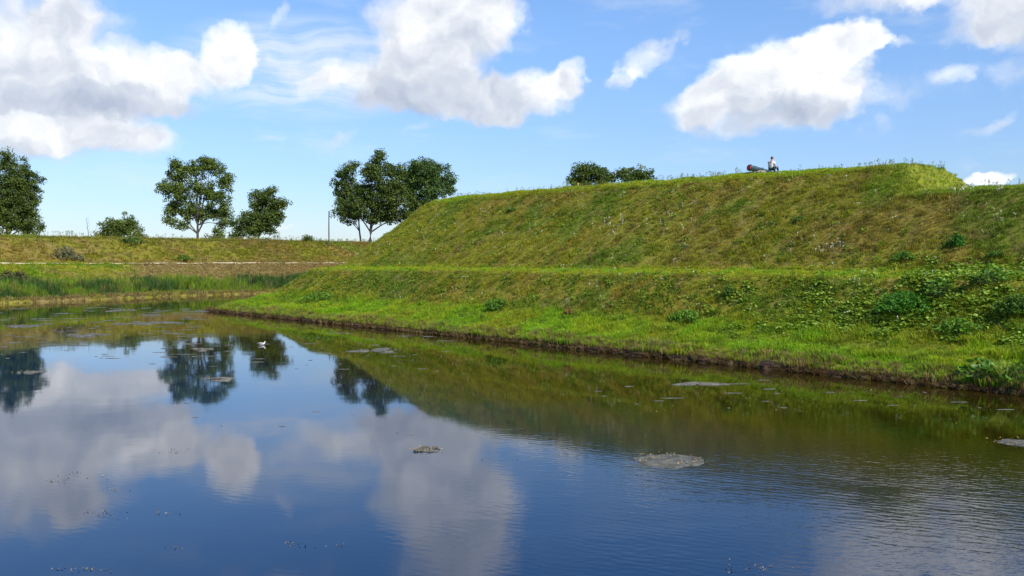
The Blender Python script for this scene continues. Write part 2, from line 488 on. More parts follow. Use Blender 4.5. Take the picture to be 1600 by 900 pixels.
class MB:
    """mesh gatherer"""
    def __init__(s): s.v = []; s.f = []; s.n = 0
    def add(s, v, f):
        s.v += [tuple(p) for p in v]; s.f += [tuple(i + s.n for i in q) for q in f]; s.n += len(v)
    def tube(s, pts, rad, seg=8, caps=True):
        pts = [Vector(p) for p in pts]; n = len(pts)
        ring = []
        up = Vector((0, 0, 1))
        for i, p in enumerate(pts):
            d = (pts[min(i + 1, n - 1)] - pts[max(i - 1, 0)]).normalized()
            a = d.cross(up)
            if a.length < .05: a = d.cross(Vector((1, 0, 0)))
            a.normalize(); b = d.cross(a).normalized()
            r = rad[i] if isinstance(rad, (list, tuple)) else rad
            ring += [p + (a * math.cos(2 * math.pi * k / seg) + b * math.sin(2 * math.pi * k / seg)) * r for k in range(seg)]
        f = []
        for i in range(n - 1):
            for k in range(seg):
                f.append((i * seg + k, i * seg + (k + 1) % seg, (i + 1) * seg + (k + 1) % seg, (i + 1) * seg + k))
        if caps:
            f.append(tuple(range(seg))[::-1]); f.append(tuple((n - 1) * seg + k for k in range(seg)))
        s.add(ring, f)
    def box(s, c, size, rot=None):
        c = Vector(c); hx, hy, hz = size[0] / 2, size[1] / 2, size[2] / 2
        v = [Vector((x, y, z)) for x in (-hx, hx) for y in (-hy, hy) for z in (-hz, hz)]
        if rot is not None: v = [rot @ p for p in v]
        s.add([c + p for p in v], [(0, 1, 3, 2), (4, 6, 7, 5), (0, 4, 5, 1), (2, 3, 7, 6), (0, 2, 6, 4), (1, 5, 7, 3)])
    def mesh(s, name, m=None, smooth=False):
        me = bpy.data.meshes.new(name); me.from_pydata(s.v, [], s.f); me.update()
        if m: me.materials.append(m)
        if smooth: me.polygons.foreach_set('use_smooth', [True] * len(me.polygons))
        return me

# ------------------------------------------------------------------ ground sheet
def axis(parts):
    out = [parts[0][0]]
    for a, b, st in parts:
        n = max(1, int(round((b - a) / st))); out += list(a + (b - a) * (np.arange(1, n + 1) / n))
    return np.array(out)
gx = axis([(-6000, -1500, 900), (-1500, -400, 220), (-400, -150, 30), (-150, -95, 5), (-95, -34, .6), (-34, 42, .24), (42, 80, 3), (80, 250, 17), (250, 1500, 250), (1500, 6000, 900)])
gy = axis([(-6000, -1500, 900), (-1500, -400, 220), (-400, -100, 50), (-100, -10, 6), (-10, 14, 1.), (14, 26, .5), (26, 100, .24), (100, 170, .6), (170, 260, 6), (260, 600, 40), (600, 2000, 280), (2000, 9000, 1400)])
GX, GY = np.meshgrid(gx, gy)
GZ, GW, GS, GV = terrain(GX, GY)
cov = cover(GX, GY, GW, GS, GV)
nx, ny = len(gx), len(gy)
V = np.stack([GX, GY, GZ], -1).reshape(-1, 3)
idx = np.arange(nx * ny).reshape(ny, nx)
Q = np.stack([idx[:-1, :-1], idx[:-1, 1:], idx[1:, 1:], idx[1:, :-1]], -1).reshape(-1, 4)
cW = GW.reshape(-1)[Q].mean(1); cV = GV.reshape(-1)[Q].mean(1)
covf = rgba(cov).reshape(-1, 4)
def sub(name, msk, m):
    q = Q[msk]; used, inv = np.unique(q, return_inverse=True)
    me = mesh_np(name, V[used], inv.reshape(q.shape), m, {'cover': ('FLOAT_COLOR', 'POINT', covf[used])}, True)
    return tag(link(name, me), kind='structure')
is_fort = (cW > -.5) & (cV < -6)
is_far = (cV > -1.) & ~is_fort
sub('rampart', is_fort, M_GROUND)
sub('far_bank', is_far, M_GROUND)
sub('ground', ~is_fort & ~is_far, M_GROUND)

# water
wx = np.array([-400, -150, 150, 400.]); wy = np.array([-10., 40, 120, 400])
WX, WY = np.meshgrid(wx, wy); ii = np.arange(16).reshape(4, 4)
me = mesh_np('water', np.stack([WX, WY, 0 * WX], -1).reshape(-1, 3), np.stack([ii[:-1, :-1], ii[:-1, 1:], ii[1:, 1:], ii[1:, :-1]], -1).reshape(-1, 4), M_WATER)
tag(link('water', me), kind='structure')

# earthen scarp along the rampart's waterline
def scarp():
    v = []; f = []
    n = 900
    ss = np.linspace(-.0, 88, n)
    prof = [(-.10, -.25), (-.02, .02), (.04, .07), (.02, .13), (.10, .20), (.34, .28), (.8, .34)]
    k = len(prof)
    for i, s_ in enumerate(ss):
        b = A0 + TD * s_
        wob = (vnoise(b[0], b[1], 1.2, 3) - .5) * .5 + (vnoise(b[0], b[1], .3, 4) - .5) * .22
        hh = .6 + .7 * vnoise(b[0], b[1], 2.1, 6)
        for j, (o_, z_) in enumerate(prof):
            jit = (vnoise(b[0] * 3 + j * 5, b[1] * 3, .5, 11) - .5) * .10
            p = b + N1 * (o_ + (wob if j < k - 1 else 0) + jit - .05)
            v.append((p[0], p[1], z_ * hh if j else z_))
    for i in range(n - 1):
        for j in range(k - 1):
            f.append((i * k + j, (i + 1) * k + j, (i + 1) * k + j + 1, i * k + j + 1))
    me = mesh_np('earth_edge', v, f, M_SOIL)
    tag(link('earth_edge', me), kind='structure')
scarp()

# sandy path on the far bank
def far_samples(off, step=1.0, i0=3, i1=11):
    pts = []
    fine = []
    for i in range(i0, i1):
        a = FAR[i]; b = FAR[i + 1]; n = int(np.hypot(*(b - a)) / step)
        fine += [a + (b - a) * t / n for t in range(n)]
    fine = np.array(fine)
    ker = np.ones(17) / 17
    sm = np.stack([np.convolve(np.pad(fine[:, c], 8, 'edge'), ker, 'valid') for c in (0, 1)], 1)
    d = np.gradient(sm, axis=0); d /= np.linalg.norm(d, axis=1)[:, None]
    nrm = np.stack([-d[:, 1], d[:, 0]], 1)
    return sm, nrm
sm, nrm = far_samples(0)
pv = []; pf = []
for i in range(len(sm)):
    for j in range(5):
        o_ = 20.6 + j * .62 + (vnoise(sm[i, 0], sm[i, 1], 5, j) - .5) * .5 * (j in (0, 4))
        p = sm[i] + nrm[i] * o_
        pv.append((p[0], p[1], gz(p[0], p[1]) + .10))
for i in range(len(sm) - 1):
    for j in range(4):
        pf.append((i * 5 + j, (i + 1) * 5 + j, (i + 1) * 5 + j + 1, i * 5 + j + 1))
tag(link('path', mesh_np('path', pv, pf, M_PATH, None, True)), kind='structure')

# ------------------------------------------------------------------ instanced ground cover
def blade_tuft(n, h, spread, width, lean, seed, droop=.35):
    r = random.Random(seed); v = []; f = []; sh = []
    for _ in range(n):
        a = r.uniform(0, 2 * math.pi); rr = spread * math.sqrt(r.random()) ; bx, by = rr * math.cos(a), rr * math.sin(a)
        la = a + r.uniform(-1, 1); ll = lean * r.uniform(.2, 1.2); hh = h * r.uniform(.55, 1.15); wd = width * r.uniform(.7, 1.3)
        fa = r.uniform(0, math.pi); wx_, wy_ = math.cos(fa) * wd / 2, math.sin(fa) * wd / 2
        dx, dy = math.cos(la) * ll, math.sin(la) * ll
        i = len(v)
        v += [(bx - wx_, by - wy_, -.03), (bx + wx_, by + wy_, -.03),
              (bx + dx * .35 - wx_ * .8, by + dy * .35 - wy_ * .8, hh * .6), (bx + dx * .35 + wx_ * .8, by + dy * .35 + wy_ * .8, hh * .6),
              (bx + dx, by + dy, hh * (1 - droop * r.random()))]
        f += [(i, i + 1, i + 3), (i, i + 3, i + 2), (i + 2, i + 3, i + 4)]
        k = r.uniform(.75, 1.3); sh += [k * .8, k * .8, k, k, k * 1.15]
    return np.array(v), np.array(f), np.array(sh)
def leaf_clump(n, h, spread, size, seed, tilt=.9):
    r = random.Random(seed); v = []; f = []; sh = []
    for _ in range(n):
        a = r.uniform(0, 2 * math.pi); rr = spread * math.sqrt(r.random())
        c = Vector((rr * math.cos(a), rr * math.sin(a), h * r.uniform(.15, 1) * (1 - .5 * (rr / spread) ** 2)))
        e = Euler((r.uniform(-tilt, tilt), r.uniform(-tilt, tilt), r.uniform(0, 6.28))).to_matrix()
        s_ = size * r.uniform(.6, 1.25); i = len(v)
        for p in [(0, -.5, 0), (.38, -.05, .08), (0, .55, -.05), (-.38, -.05, .08)]:
            v.append(tuple(c + e @ (Vector(p) * s_)))
        f += [(i, i + 1, i + 2), (i, i + 2, i + 3)]
        sh += [r.uniform(.7, 1.35)] * 4
    return np.array(v), np.array(f), np.array(sh)
def stem_head(n, h, spread, head, seed, hw=.02):
    """thin stalks with a small head (seed heads or flowers); head faces carry mat slot 1 via shade>5"""
    r = random.Random(seed); v = []; f = []; sh = []
    for _ in range(n):
        a = r.uniform(0, 6.28); rr = spread * r.random(); bx, by = rr * math.cos(a), rr * math.sin(a)
        hh = h * r.uniform(.6, 1.15); lx, ly = r.uniform(-.15, .15) * h, r.uniform(-.15, .15) * h
        fa = r.uniform(0, 3.14); cx_, cy_ = math.cos(fa), math.sin(fa); i = len(v); wd = .006
        v += [(bx - cx_ * wd, by - cy_ * wd, 0), (bx + cx_ * wd, by + cy_ * wd, 0), (bx + lx + cx_ * wd * .7, by + ly + cy_ * wd * .7, hh), (bx + lx - cx_ * wd * .7, by + ly - cy_ * wd * .7, hh)]
        f += [(i, i + 1, i + 2), (i, i + 2, i + 3)]; sh += [.8] * 4
        for q in range(3):
            i = len(v); c = Vector((bx + lx, by + ly, hh + head * .3 * q)) + Vector((r.uniform(-1, 1), r.uniform(-1, 1), 0)) * hw
            e = Euler((r.uniform(-1.2, 1.2), r.uniform(-1.2, 1.2), r.uniform(0, 6))).to_matrix()
            for p in [(-.5 * hw, 0, -.5 * head), (.5 * hw, 0, -.3 * head), (.4 * hw, 0, .5 * head), (-.5 * hw, 0, .4 * head)]:
                v.append(tuple(c + e @ Vector(p)))
            f += [(i, i + 1, i + 2), (i, i + 2, i + 3)]; sh += [1.2] * 4
    return np.array(v), np.array(f), np.array(sh)

def stuff(name, variants, pts, scl, tint, material, label, cat=None, tilt=.25, vari=None):
    """one object: its mesh holds the few source tufts plus a point per plant; geometry nodes place the tufts on the points"""
    n = len(pts)
    if n == 0: return
    Vs = []; Fs = []; part = []; sh = []; off = 0
    for k, (v, f, s_) in enumerate(variants):
        Vs.append(v); Fs.append(f + off); part.append(np.full(len(v), k + 1)); sh.append(s_); off += len(v)
    Vs.append(pts); part.append(np.zeros(n)); sh.append(np.ones(n))
    pad = off
    VV = np.concatenate(Vs); FF = np.concatenate(Fs)
    rot = np.zeros((off + n, 3)); rot[pad:, 0] = rng.normal(0, tilt * .5, n); rot[pad:, 1] = rng.normal(0, tilt * .5, n); rot[pad:, 2] = rng.uniform(0, 6.283, n)
    scale = np.ones(off + n); scale[pad:] = scl
    var = np.zeros(off + n); var[pad:] = rng.integers(0, len(variants), n) if vari is None else vari
    tn = np.ones((off + n, 4)); tn[pad:, :3] = tint
    me = mesh_np(name, VV, FF, material, {
        'part': ('INT', 'POINT', np.concatenate(part)), 'shade': ('FLOAT', 'POINT', np.concatenate(sh)),
        'rot': ('FLOAT_VECTOR', 'POINT', rot), 'scl': ('FLOAT', 'POINT', scale), 'var': ('INT', 'POINT', var), 'tint': ('FLOAT_COLOR', 'POINT', tn)})
    o = link(name, me)
    ng = bpy.data.node_groups.new(name + '_nodes', 'GeometryNodeTree')
    ng.interface.new_socket('Geometry', in_out='INPUT', socket_type='NodeSocketGeometry')
    ng.interface.new_socket('Geometry', in_out='OUTPUT', socket_type='NodeSocketGeometry')
    N = ng.nodes; L = ng.links
    gi = N.new('NodeGroupInput'); go = N.new('NodeGroupOutput')
    def named(nm, typ):
        a = N.new('GeometryNodeInputNamedAttribute'); a.data_type = typ; a.inputs['Name'].default_value = nm; return a.outputs['Attribute']
    def is_part(k):
        c = N.new('FunctionNodeCompare'); c.data_type = 'INT'; c.operation = 'EQUAL'
        L.new(named('part', 'INT'), c.inputs[2]); c.inputs[3].default_value = k
        s_ = N.new('GeometryNodeSeparateGeometry'); s_.domain = 'POINT'
        L.new(gi.outputs[0], s_.inputs[0]); L.new(c.outputs[0], s_.inputs[1])
        return s_.outputs[0]
    points = is_part(0)
    jn = N.new('GeometryNodeGeometryToInstance')
    for k in range(len(variants), 0, -1):
        rm = N.new('GeometryNodeRemoveAttribute'); rm.inputs['Name'].default_value = 'tint'
        L.new(is_part(k), rm.inputs[0]); L.new(rm.outputs[0], jn.inputs[0])
    ip = N.new('GeometryNodeInstanceOnPoints')
    L.new(points, ip.inputs['Points']); L.new(jn.outputs[0], ip.inputs['Instance'])
    ip.inputs['Pick Instance'].default_value = True
    L.new(named('var', 'INT'), ip.inputs['Instance Index'])
    e2r = N.new('FunctionNodeEulerToRotation'); L.new(named('rot', 'FLOAT_VECTOR'), e2r.inputs[0]); L.new(e2r.outputs[0], ip.inputs['Rotation'])
    L.new(named('scl', 'FLOAT'), ip.inputs['Scale'])
    L.new(ip.outputs[0], go.inputs[0])
    md = o.modifiers.new('scatter', 'NODES'); md.node_group = ng
    tag(o, label, cat, None, 'stuff')
    return o

def fort_pts(n, s0, s1, w0, w1, dens=None):
    s = rng.uniform(s0, s1, n); ww = rng.uniform(w0, w1, n)
    x = A0[0] + TD[0] * s + N1[0] * ww; y = A0[1] + TD[1] * s + N1[1] * ww
    z, wv, ss, v = terrain(x, y)
    k = (wv > -.02) & (y > 8)
    if dens is not None: k &= rng.random(n) < dens(x, y, wv, ss)
    x, y, z, wv, ss, v = (a[k] for a in (x, y, z, wv, ss, v))
    return x, y, z, wv, ss, v
def jitter(t, amt=.22):
    n = len(t); t = t * (1 + rng.normal(0, amt, (n, 1))); t = t * (1 + rng.normal(0, amt * .3, (n, 3)))
    return np.clip(t, .004, .8)

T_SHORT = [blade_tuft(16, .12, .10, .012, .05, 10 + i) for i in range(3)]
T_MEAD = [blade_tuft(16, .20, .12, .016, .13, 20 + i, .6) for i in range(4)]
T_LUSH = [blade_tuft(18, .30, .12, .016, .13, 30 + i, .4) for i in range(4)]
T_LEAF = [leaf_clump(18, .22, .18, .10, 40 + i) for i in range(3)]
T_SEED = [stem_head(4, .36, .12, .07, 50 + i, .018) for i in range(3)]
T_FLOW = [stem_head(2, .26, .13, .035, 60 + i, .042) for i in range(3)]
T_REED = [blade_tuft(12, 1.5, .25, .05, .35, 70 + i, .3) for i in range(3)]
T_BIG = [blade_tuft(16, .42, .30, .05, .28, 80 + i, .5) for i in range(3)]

# slopes
x, y, z, wv, s, v = fort_pts(125000, -12, 78, 3.8, 17.2, lambda x, y, wv, s: np.where((wv > 7.2) & (wv < 9.3), 0, 1) * (.25 + .75 * sstep(s, -12, 6)) * (.55 + .45 * sstep(fbm(x, y, .9, 2, 77), .3, .6)))
t = jitter(cover(x, y, wv, s, v), .24)
hum = .62 + .55 * sstep(fbm(x, y, .6, 2, 88), .40, .68)
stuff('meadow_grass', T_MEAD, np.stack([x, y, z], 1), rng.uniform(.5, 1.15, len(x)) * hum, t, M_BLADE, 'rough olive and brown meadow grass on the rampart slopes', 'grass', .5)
# short turf: berm, crest, plateau
x, y, z, wv, s, v = fort_pts(70000, -12, 78, 7.0, 26, lambda x, y, wv, s: ((wv > 7.1) & (wv < 9.5)) | (wv > 16.3) | ((s > 52.5) & (wv > 14)))
t = jitter(cover(x, y, wv, s, v), .16)
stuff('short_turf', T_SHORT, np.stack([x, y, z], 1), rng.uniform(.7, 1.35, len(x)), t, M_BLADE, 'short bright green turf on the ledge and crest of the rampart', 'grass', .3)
# lush shore grass
x, y, z, wv, s, v = fort_pts(60000, -9, 78, -.02, 5.2, lambda x, y, wv, s: 1 - sstep(wv, 4.0, 5.2))
t = jitter(cover(x, y, wv, s, v), .28)
hum = .55 + .75 * sstep(fbm(x, y, 1.1, 3, 89), .38, .66)
edge_dry = (wv < .8) & (rng.random(len(x)) < .45)
t[edge_dry] = jitter(np.broadcast_to(STRAW * .7, (int(edge_dry.sum()), 3)), .3)
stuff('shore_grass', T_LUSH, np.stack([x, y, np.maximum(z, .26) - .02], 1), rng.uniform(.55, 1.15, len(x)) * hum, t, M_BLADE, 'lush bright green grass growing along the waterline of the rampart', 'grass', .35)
# brown roots and dead blades hanging over the cut edge
ss_ = rng.uniform(-2, 76, 9000); ww_ = rng.uniform(-.22, .35, 9000)
x = A0[0] + TD[0] * ss_ + N1[0] * ww_; y = A0[1] + TD[1] * ss_ + N1[1] * ww_; k = (y > 9) & (rng.random(9000) < .35 + .65 * (vnoise(x, y, 1.3, 44) > .4)); x = x[k]; y = y[k]; ww_ = ww_[k]
t = jitter(np.where((rng.random(len(x)) < .5)[:, None], np.array([.10, .055, .028]), np.array([.20, .15, .06])), .35)
stuff('edge_roots', T_LUSH, np.stack([x, y, .02 + (ww_ + .22) * .45], 1), rng.uniform(.35, .95, len(x)), t, M_BLADE, 'brown roots and dead grass hanging over the cut bank edge', 'grass', 1.3)
# broad leaved weeds, in patches
def weedmask(x, y, wv, s):
    m = sstep(fbm(x, y, 1.5, 3, 101), .52, .66) * .9
    m = m * np.where(wv < 7.1, 1, np.where(wv < 9.4, .04, .22)) + .03
    m = m + sstep(s, 55, 66) * (wv > 4) * (wv < 10.5) * .55 * sstep(fbm(x, y, 1.2, 2, 33), .35, .6)
    m = m + np.exp(-((s - 21) / 5) ** 2 - ((wv - 5.6) / 1.3) ** 2) * .8
    return np.where((wv > 16.6) | (wv < 2.5), m * .12, m)
x, y, z, wv, s, v = fort_pts(42000, -10, 78, 1.2, 17.5, weedmask)
t = lerp(np.broadcast_to(np.array([.085, .155, .016]), (len(x), 3)), np.array([.21, .31, .025]), rng.random(len(x)) ** 1.4)
stuff('leafy_weeds', T_LEAF, np.stack([x, y, z], 1), rng.uniform(.45, 1.25, len(x)), t, M_WEED, 'broad leaved green weeds in patches on the rampart slopes', 'weeds', .4)
# broad pale leaves sprawling over the lower slope and ledge at the near end
x, y, z, wv, s, v = fort_pts(9000, 46, 66, 3.6, 10.2, lambda x, y, wv, s: np.where((wv > 6.9) & (s < 58.5), .04, 1) * sstep(s, 46, 58) * (.15 + .85 * sstep(fbm(x, y, 1.3, 3, 181), .42, .58)))
t = lerp(np.broadcast_to(np.array([.11, .20, .02]), (len(x), 3)), np.array([.28, .40, .05]), rng.random(len(x)) ** 1.2)
stuff('sprawling_weeds', [leaf_clump(9, .26, .20, .17, 140 + i, .6) for i in range(3)], np.stack([x, y, z], 1), rng.uniform(.5, 1.15, len(x)), t, M_WEED, 'pale broad leaves sprawling over the lower slope at the right', 'weeds', .4)
# flowers
x, y, z, wv, s, v = fort_pts(9000, -10, 78, 4.5, 19, lambda x, y, wv, s: (sstep(fbm(x, y, 3.0, 3, 121), .55, .72) * np.where((wv > 10.5), .6, .15) * (wv < 16.2) + .03) * (.45 + .55 * sstep(s, 15, 40)))
stuff('white_flowers', T_FLOW, np.stack([x, y, z], 1), rng.uniform(.6, 1.15, len(x)), np.broadcast_to(np.array([.62, .62, .52]), (len(x), 3)), M_WEED, 'tiny white wildflowers dotted over the upper slope of the rampart', 'flowers', .3)
# stalks on the crest
x, y, z, wv, s, v = fort_pts(2600, -10, 78, 16.2, 22.5, lambda x, y, wv, s: .10 + .9 * sstep(fbm(x, y, 2.5, 2, 131), .5, .7))
stuff('seed_stalks', T_SEED, np.stack([x, y, z], 1), rng.uniform(.5, 1.2, len(x)), jitter(np.broadcast_to(np.array([.14, .17, .05]), (len(x), 3)), .3), M_BLADE, 'thin grass stalks with seed heads standing along the rampart crest', 'grass', .3)

# far bank
def far_pts(n, v0, v1, i0=4, i1=10):
    k = rng.integers(0, len(sm), n); off = rng.uniform(v0, v1, n)
    p = sm[k] + nrm[k] * off[:, None] + rng.uniform(-.8, .8, (n, 2))
    x, y = p[:, 0], p[:, 1]
    z, wv, s, v = terrain(x, y)
    m = (v > v0 - .5) & (v < v1 + .5) & ~((v > 20.3) & (v < 23.4))
    return tuple(a[m] for a in (x, y, z, wv, s, v))
x, y, z, wv, s, v = far_pts(52000, .3, 36)
t = jitter(cover(x, y, wv, s, v), .22)
stuff('bank_grass', T_BIG, np.stack([x, y, z], 1), rng.uniform(.55, 1.1, len(x)) * np.where(v > 20, 1.0, .9), t, M_BLADE, 'dry olive and tan grass covering the far bank beside the path', 'grass', .5)
x, y, z, wv, s, v = far_pts(17000, .8, 9.3)
k = rng.random(len(x)) < (.30 + .7 * sstep(fbm(x, y, 5, 2, 140), .3, .55)); x, y, z, wv, s, v = (a[k] for a in (x, y, z, wv, s, v))
t = jitter(lerp(np.broadcast_to(DKGREEN * 1.0, (len(x), 3)), GREEN, sstep(fbm(x, y, 4, 2, 150), .45, .7)), .22)
dry = rng.random(len(x)) < .10; t[dry] = STRAW * .6
stuff('reeds', T_REED, np.stack([x, y, z], 1), rng.uniform(.65, 1.25, len(x)) * np.interp(v, [.8, 4], [.4, 1.]), t, M_BLADE, 'belt of dark green reeds along the far water edge', 'reeds', .2)
x, y, z, wv, s, v = far_pts(3600, .05, 1.3)
stuff('dry_sedge', T_LUSH, np.stack([x, y, z], 1), rng.uniform(.8, 1.9, len(x)), jitter(np.broadcast_to(STRAW * .65, (len(x), 3)), .25), M_BLADE, 'straw coloured sedge fringing the far water edge', 'grass', .4)
x, y, z, wv, s, v = far_pts(1500, 29, 36)
stuff('bank_stalks', T_SEED, np.stack([x, y, z], 1), rng.uniform(.8, 2.4, len(x)) * (.5 + fbm(x, y, 5, 2, 12)), jitter(np.broadcast_to(np.array([.16, .17, .05]), (len(x), 3)), .3), M_BLADE, 'tall seeding stalks along the top of the far bank', 'grass', .3)

# ------------------------------------------------------------------ trees
def leaf_cloud(centers, per, csize, lsize, base, seed, flat=.75, hue=.25):
    """many small leaf faces gathered in twig clumps"""
    r = np.random.default_rng(seed)
    n = len(centers) * per
    c = np.repeat(np.asarray(centers), per, 0)
    d = r.normal(0, 1, (n, 3)); d /= np.linalg.norm(d, axis=1)[:, None]
    cs = np.repeat(csize * r.uniform(.6, 1.3, len(centers)), per)
    p = c + d * (r.random(n) ** .45 * cs)[:, None] * np.array([1, 1, flat])
    # leaf frame: mostly facing outward / up
    nrm_ = d * .7 + r.normal(0, .6, (n, 3)) + np.array([0, 0, .5]); nrm_ /= np.linalg.norm(nrm_, axis=1)[:, None]
    a = np.cross(nrm_, r.normal(0, 1, (n, 3))); a /= np.linalg.norm(a, axis=1)[:, None]
    b = np.cross(nrm_, a)
    s_ = (lsize * r.uniform(.6, 1.35, n))[:, None]
    v = np.stack([p - a * s_ * .6, p - b * s_ * .42 + nrm_ * s_ * .08, p + a * s_ * .6, p + b * s_ * .42 + nrm_ * s_ * .08], 1).reshape(-1, 3)
    f = np.arange(n * 4).reshape(n, 4)
    cl = np.repeat(r.normal(0, 1, len(centers)), per)
    tone = np.clip(1 + .16 * cl + r.normal(0, .16, n), .45, 1.7)
    col = np.asarray(base)[None] * tone[:, None] * (1 + np.stack([hue * .5 * cl * .4, 0 * cl, 0 * cl], 1))
    tint = np.repeat(rgba(np.clip(col, .003, .6)), 4, 0)
    return v, f, tint

def make_tree(name, label, D, base_px, base_py, lobes, trunk_r, color, seed, group=None, dens=1.0, lsize=.34, airy=.0, bark=None, extra=None, cat='tree', lean=0., fork=.35):
    r = random.Random(seed); rn = np.random.default_rng(seed)
    b = P(base_px, base_py, D)
    gzz = gz(b.x, b.y)
    b.z = min(b.z, gzz + .3) if gzz > 0 else b.z
    root = empty(name, b)
    tag(root, label, cat, group)
    centers = []; heads = []
    pxm = D / F
    for (lx, ly, rx, ry) in lobes:
        c = P(lx, ly, D) - b
        rx_, ry_ = rx * pxm, ry * pxm
        dy = r.uniform(-.35, .35) * rx_ * 1.5
        c.y += dy
        heads.append((c, rx_, ry_))
        vol = rx_ * rx_ * ry_
        n = int(max(5, dens * 3.3 * (rx_ * ry_) * (1 - airy)))
        for _ in range(n):
            d = rn.normal(0, 1, 3); d /= np.linalg.norm(d)
            q = (.35 + .65 * rn.random() ** .5)
            centers.append((c.x + d[0] * rx_ * q * 1.02, c.y + d[1] * rx_ * q * 1.0, c.z + d[2] * ry_ * q * 1.02))
    for i in range(len(heads)):
        for j in range(i):
            a_, ra, za = heads[i]; b_, rb, zb = heads[j]
            if (a_ - b_).length < (ra + rb) * 1.25:
                for _ in range(int(dens * (1 - airy) * .9 * (ra + rb))):
                    t_ = rn.random(); q = a_.lerp(b_, t_); rr_ = (ra * (1 - t_) + rb * t_) * .75
                    d = rn.normal(0, .5, 3); centers.append((q.x + d[0] * rr_, q.y + d[1] * rr_, q.z + d[2] * rr_ * .8))
    centers = np.array(centers)
    v, f, tint = leaf_cloud(centers, 78, 1.15 * (lsize / .34), lsize * .84, color, seed)
    me = mesh_np('crown', v, f, M_LEAFG, {'tint': ('FLOAT_COLOR', 'POINT', tint), 'shade': ('FLOAT', 'POINT', np.ones(len(v)))})
    link('crown', me, root)
    # trunk and limbs
    mb = MB()
    top = max(h[0].z for h in heads); cz = sum(h[0].z for h in heads) / len(heads); cx_ = sum(h[0].x for h in heads) / len(heads)
    H = cz * 1.05
    knots = []
    for i in range(8):
        t_ = i / 7
        knots.append(Vector((lean * t_ * H + cx_ * .45 * t_ * t_ + r.uniform(-.12, .12) * (i > 0), r.uniform(-.12, .12), -.4 + (H + .4) * t_)))
    rad = [trunk_r * (1.35 if i == 0 else (1 - .80 * (i / 7))) for i in range(8)]
    mb.tube(knots, rad, 9)
    for (c, rx_, ry_) in heads:
        k = min(6, max(2, int(7 * (fork + .35 * r.random()))))
        s0 = knots[k]
        if c.z < s0.z: k = max(1, k - 2); s0 = knots[k]
        mid = s0.lerp(c, .5) + Vector((r.uniform(-.3, .3), r.uniform(-.3, .3), .10 * (c - s0).length))
        rr = rad[k] * .62
        mb.tube([s0, s0.lerp(mid, .5) + Vector((0, 0, .1)), mid, mid.lerp(c, .5), c], [rr, rr * .8, rr * .6, rr * .42, rr * .22], 6, False)
        for _ in range(5):
            d = Vector((r.uniform(-1, 1), r.uniform(-1, 1), r.uniform(-.3, 1))).normalized()
            e = c + Vector((d.x * rx_ * .8, d.y * rx_ * .8, d.z * ry_ * .8))
            st = mid.lerp(c, r.uniform(.2, 1))
            mb.tube([st, st.lerp(e, .5) + Vector((0, 0, .15)), e], [rr * .32, rr * .22, rr * .08], 4, False)
    link('trunk', mb.mesh('trunk', bark or M_BARK, True), root)
    return root

TG = (.072, .112, .018); TG2 = (.094, .140, .022)
TREEGRP = 'trees standing behind the far bank'
make_tree('broadleaf_tree', 'large dark broadleaf tree cut off by the left edge, behind the far bank', 195, 12, 381,
    [(-60,290,34,40),(-30,262,26,24),(12,262,26,22),(40,285,24,18),(46,318,18,18),(8,300,34,26),(-14,335,40,20),(20,345,24,16),(52,357,20,11),(10,240,10,7),(-50,350,30,20),(38,335,20,14)], .42, TG, 101, TREEGRP, dens=1.4)
make_tree('broadleaf_tree', 'low bushy tree with a flat dome crown, second from the left behind the far bank', 180, 186, 382,
    [(190,352,22,14),(170,360,18,13),(212,358,14,14),(200,345,14,8),(160,368,12,9),(222,369,8,8),(183,366,16,8)], .20, TG2, 102, TREEGRP, lsize=.30, dens=1.3)
make_tree('broadleaf_tree', 'tall airy tree with gaps in its crown, right of the low dome crowned tree', 195, 309, 380,
    [(275,270,17,14),(305,262,20,12),(335,262,17,14),(352,284,13,13),(262,295,13,13),(285,300,18,15),(316,296,20,15),(345,312,15,13),(268,325,14,11),(295,330,20,13),(325,335,17,12),(352,335,12,10),(283,352,11,8),(262,345,8,7),(345,350,9,7),(322,252,9,6),(273,255,8,6)], .33, TG2, 103, TREEGRP, dens=1.45)
make_tree('shrub', 'small low shrub at the foot of the tall airy tree behind the far bank', 190, 340, 381,
    [(338,366,9,9),(346,372,8,6),(330,372,7,6)], .10, TG2, 104, TREEGRP, lsize=.28, cat='shrub', dens=1.8)
make_tree('broadleaf_tree', 'medium rounded tree between the tall airy tree and the thin dark pole', 185, 404, 381,
    [(402,308,14,12),(424,303,14,10),(436,320,13,12),(412,325,18,14),(390,340,16,12),(372,352,13,12),(420,345,16,12),(398,358,18,9),(432,338,10,10),(368,366,8,8),(425,362,9,6)], .24, TG, 105, TREEGRP, dens=1.6)
make_tree('broadleaf_tree', 'tallest dark tree of the dense pair right of the thin dark pole', 178, 579, 384,
    [(590,244,12,13),(597,262,18,14),(580,272,16,14),(604,290,24,18),(575,300,22,20),(620,305,20,20),(640,320,16,18),(590,325,24,15),(565,325,16,13),(615,340,18,11),(640,340,12,10),(545,325,14,12),(532,335,10,10),(588,345,12,8),(622,270,10,12)], .36, TG, 106, TREEGRP, dens=1.4, fork=.3)
make_tree('broadleaf_tree', 'slimmer tree with a pale trunk just left of the tallest dark tree', 186, 563, 384,
    [(543,268,14,11),(535,285,14,12),(550,290,16,14),(530,305,11,10),(548,312,16,13),(556,332,14,11),(536,322,12,9),(545,344,10,6),(551,260,8,7)], .22, TG, 107, TREEGRP, dens=1.3, bark=M_BARKP)
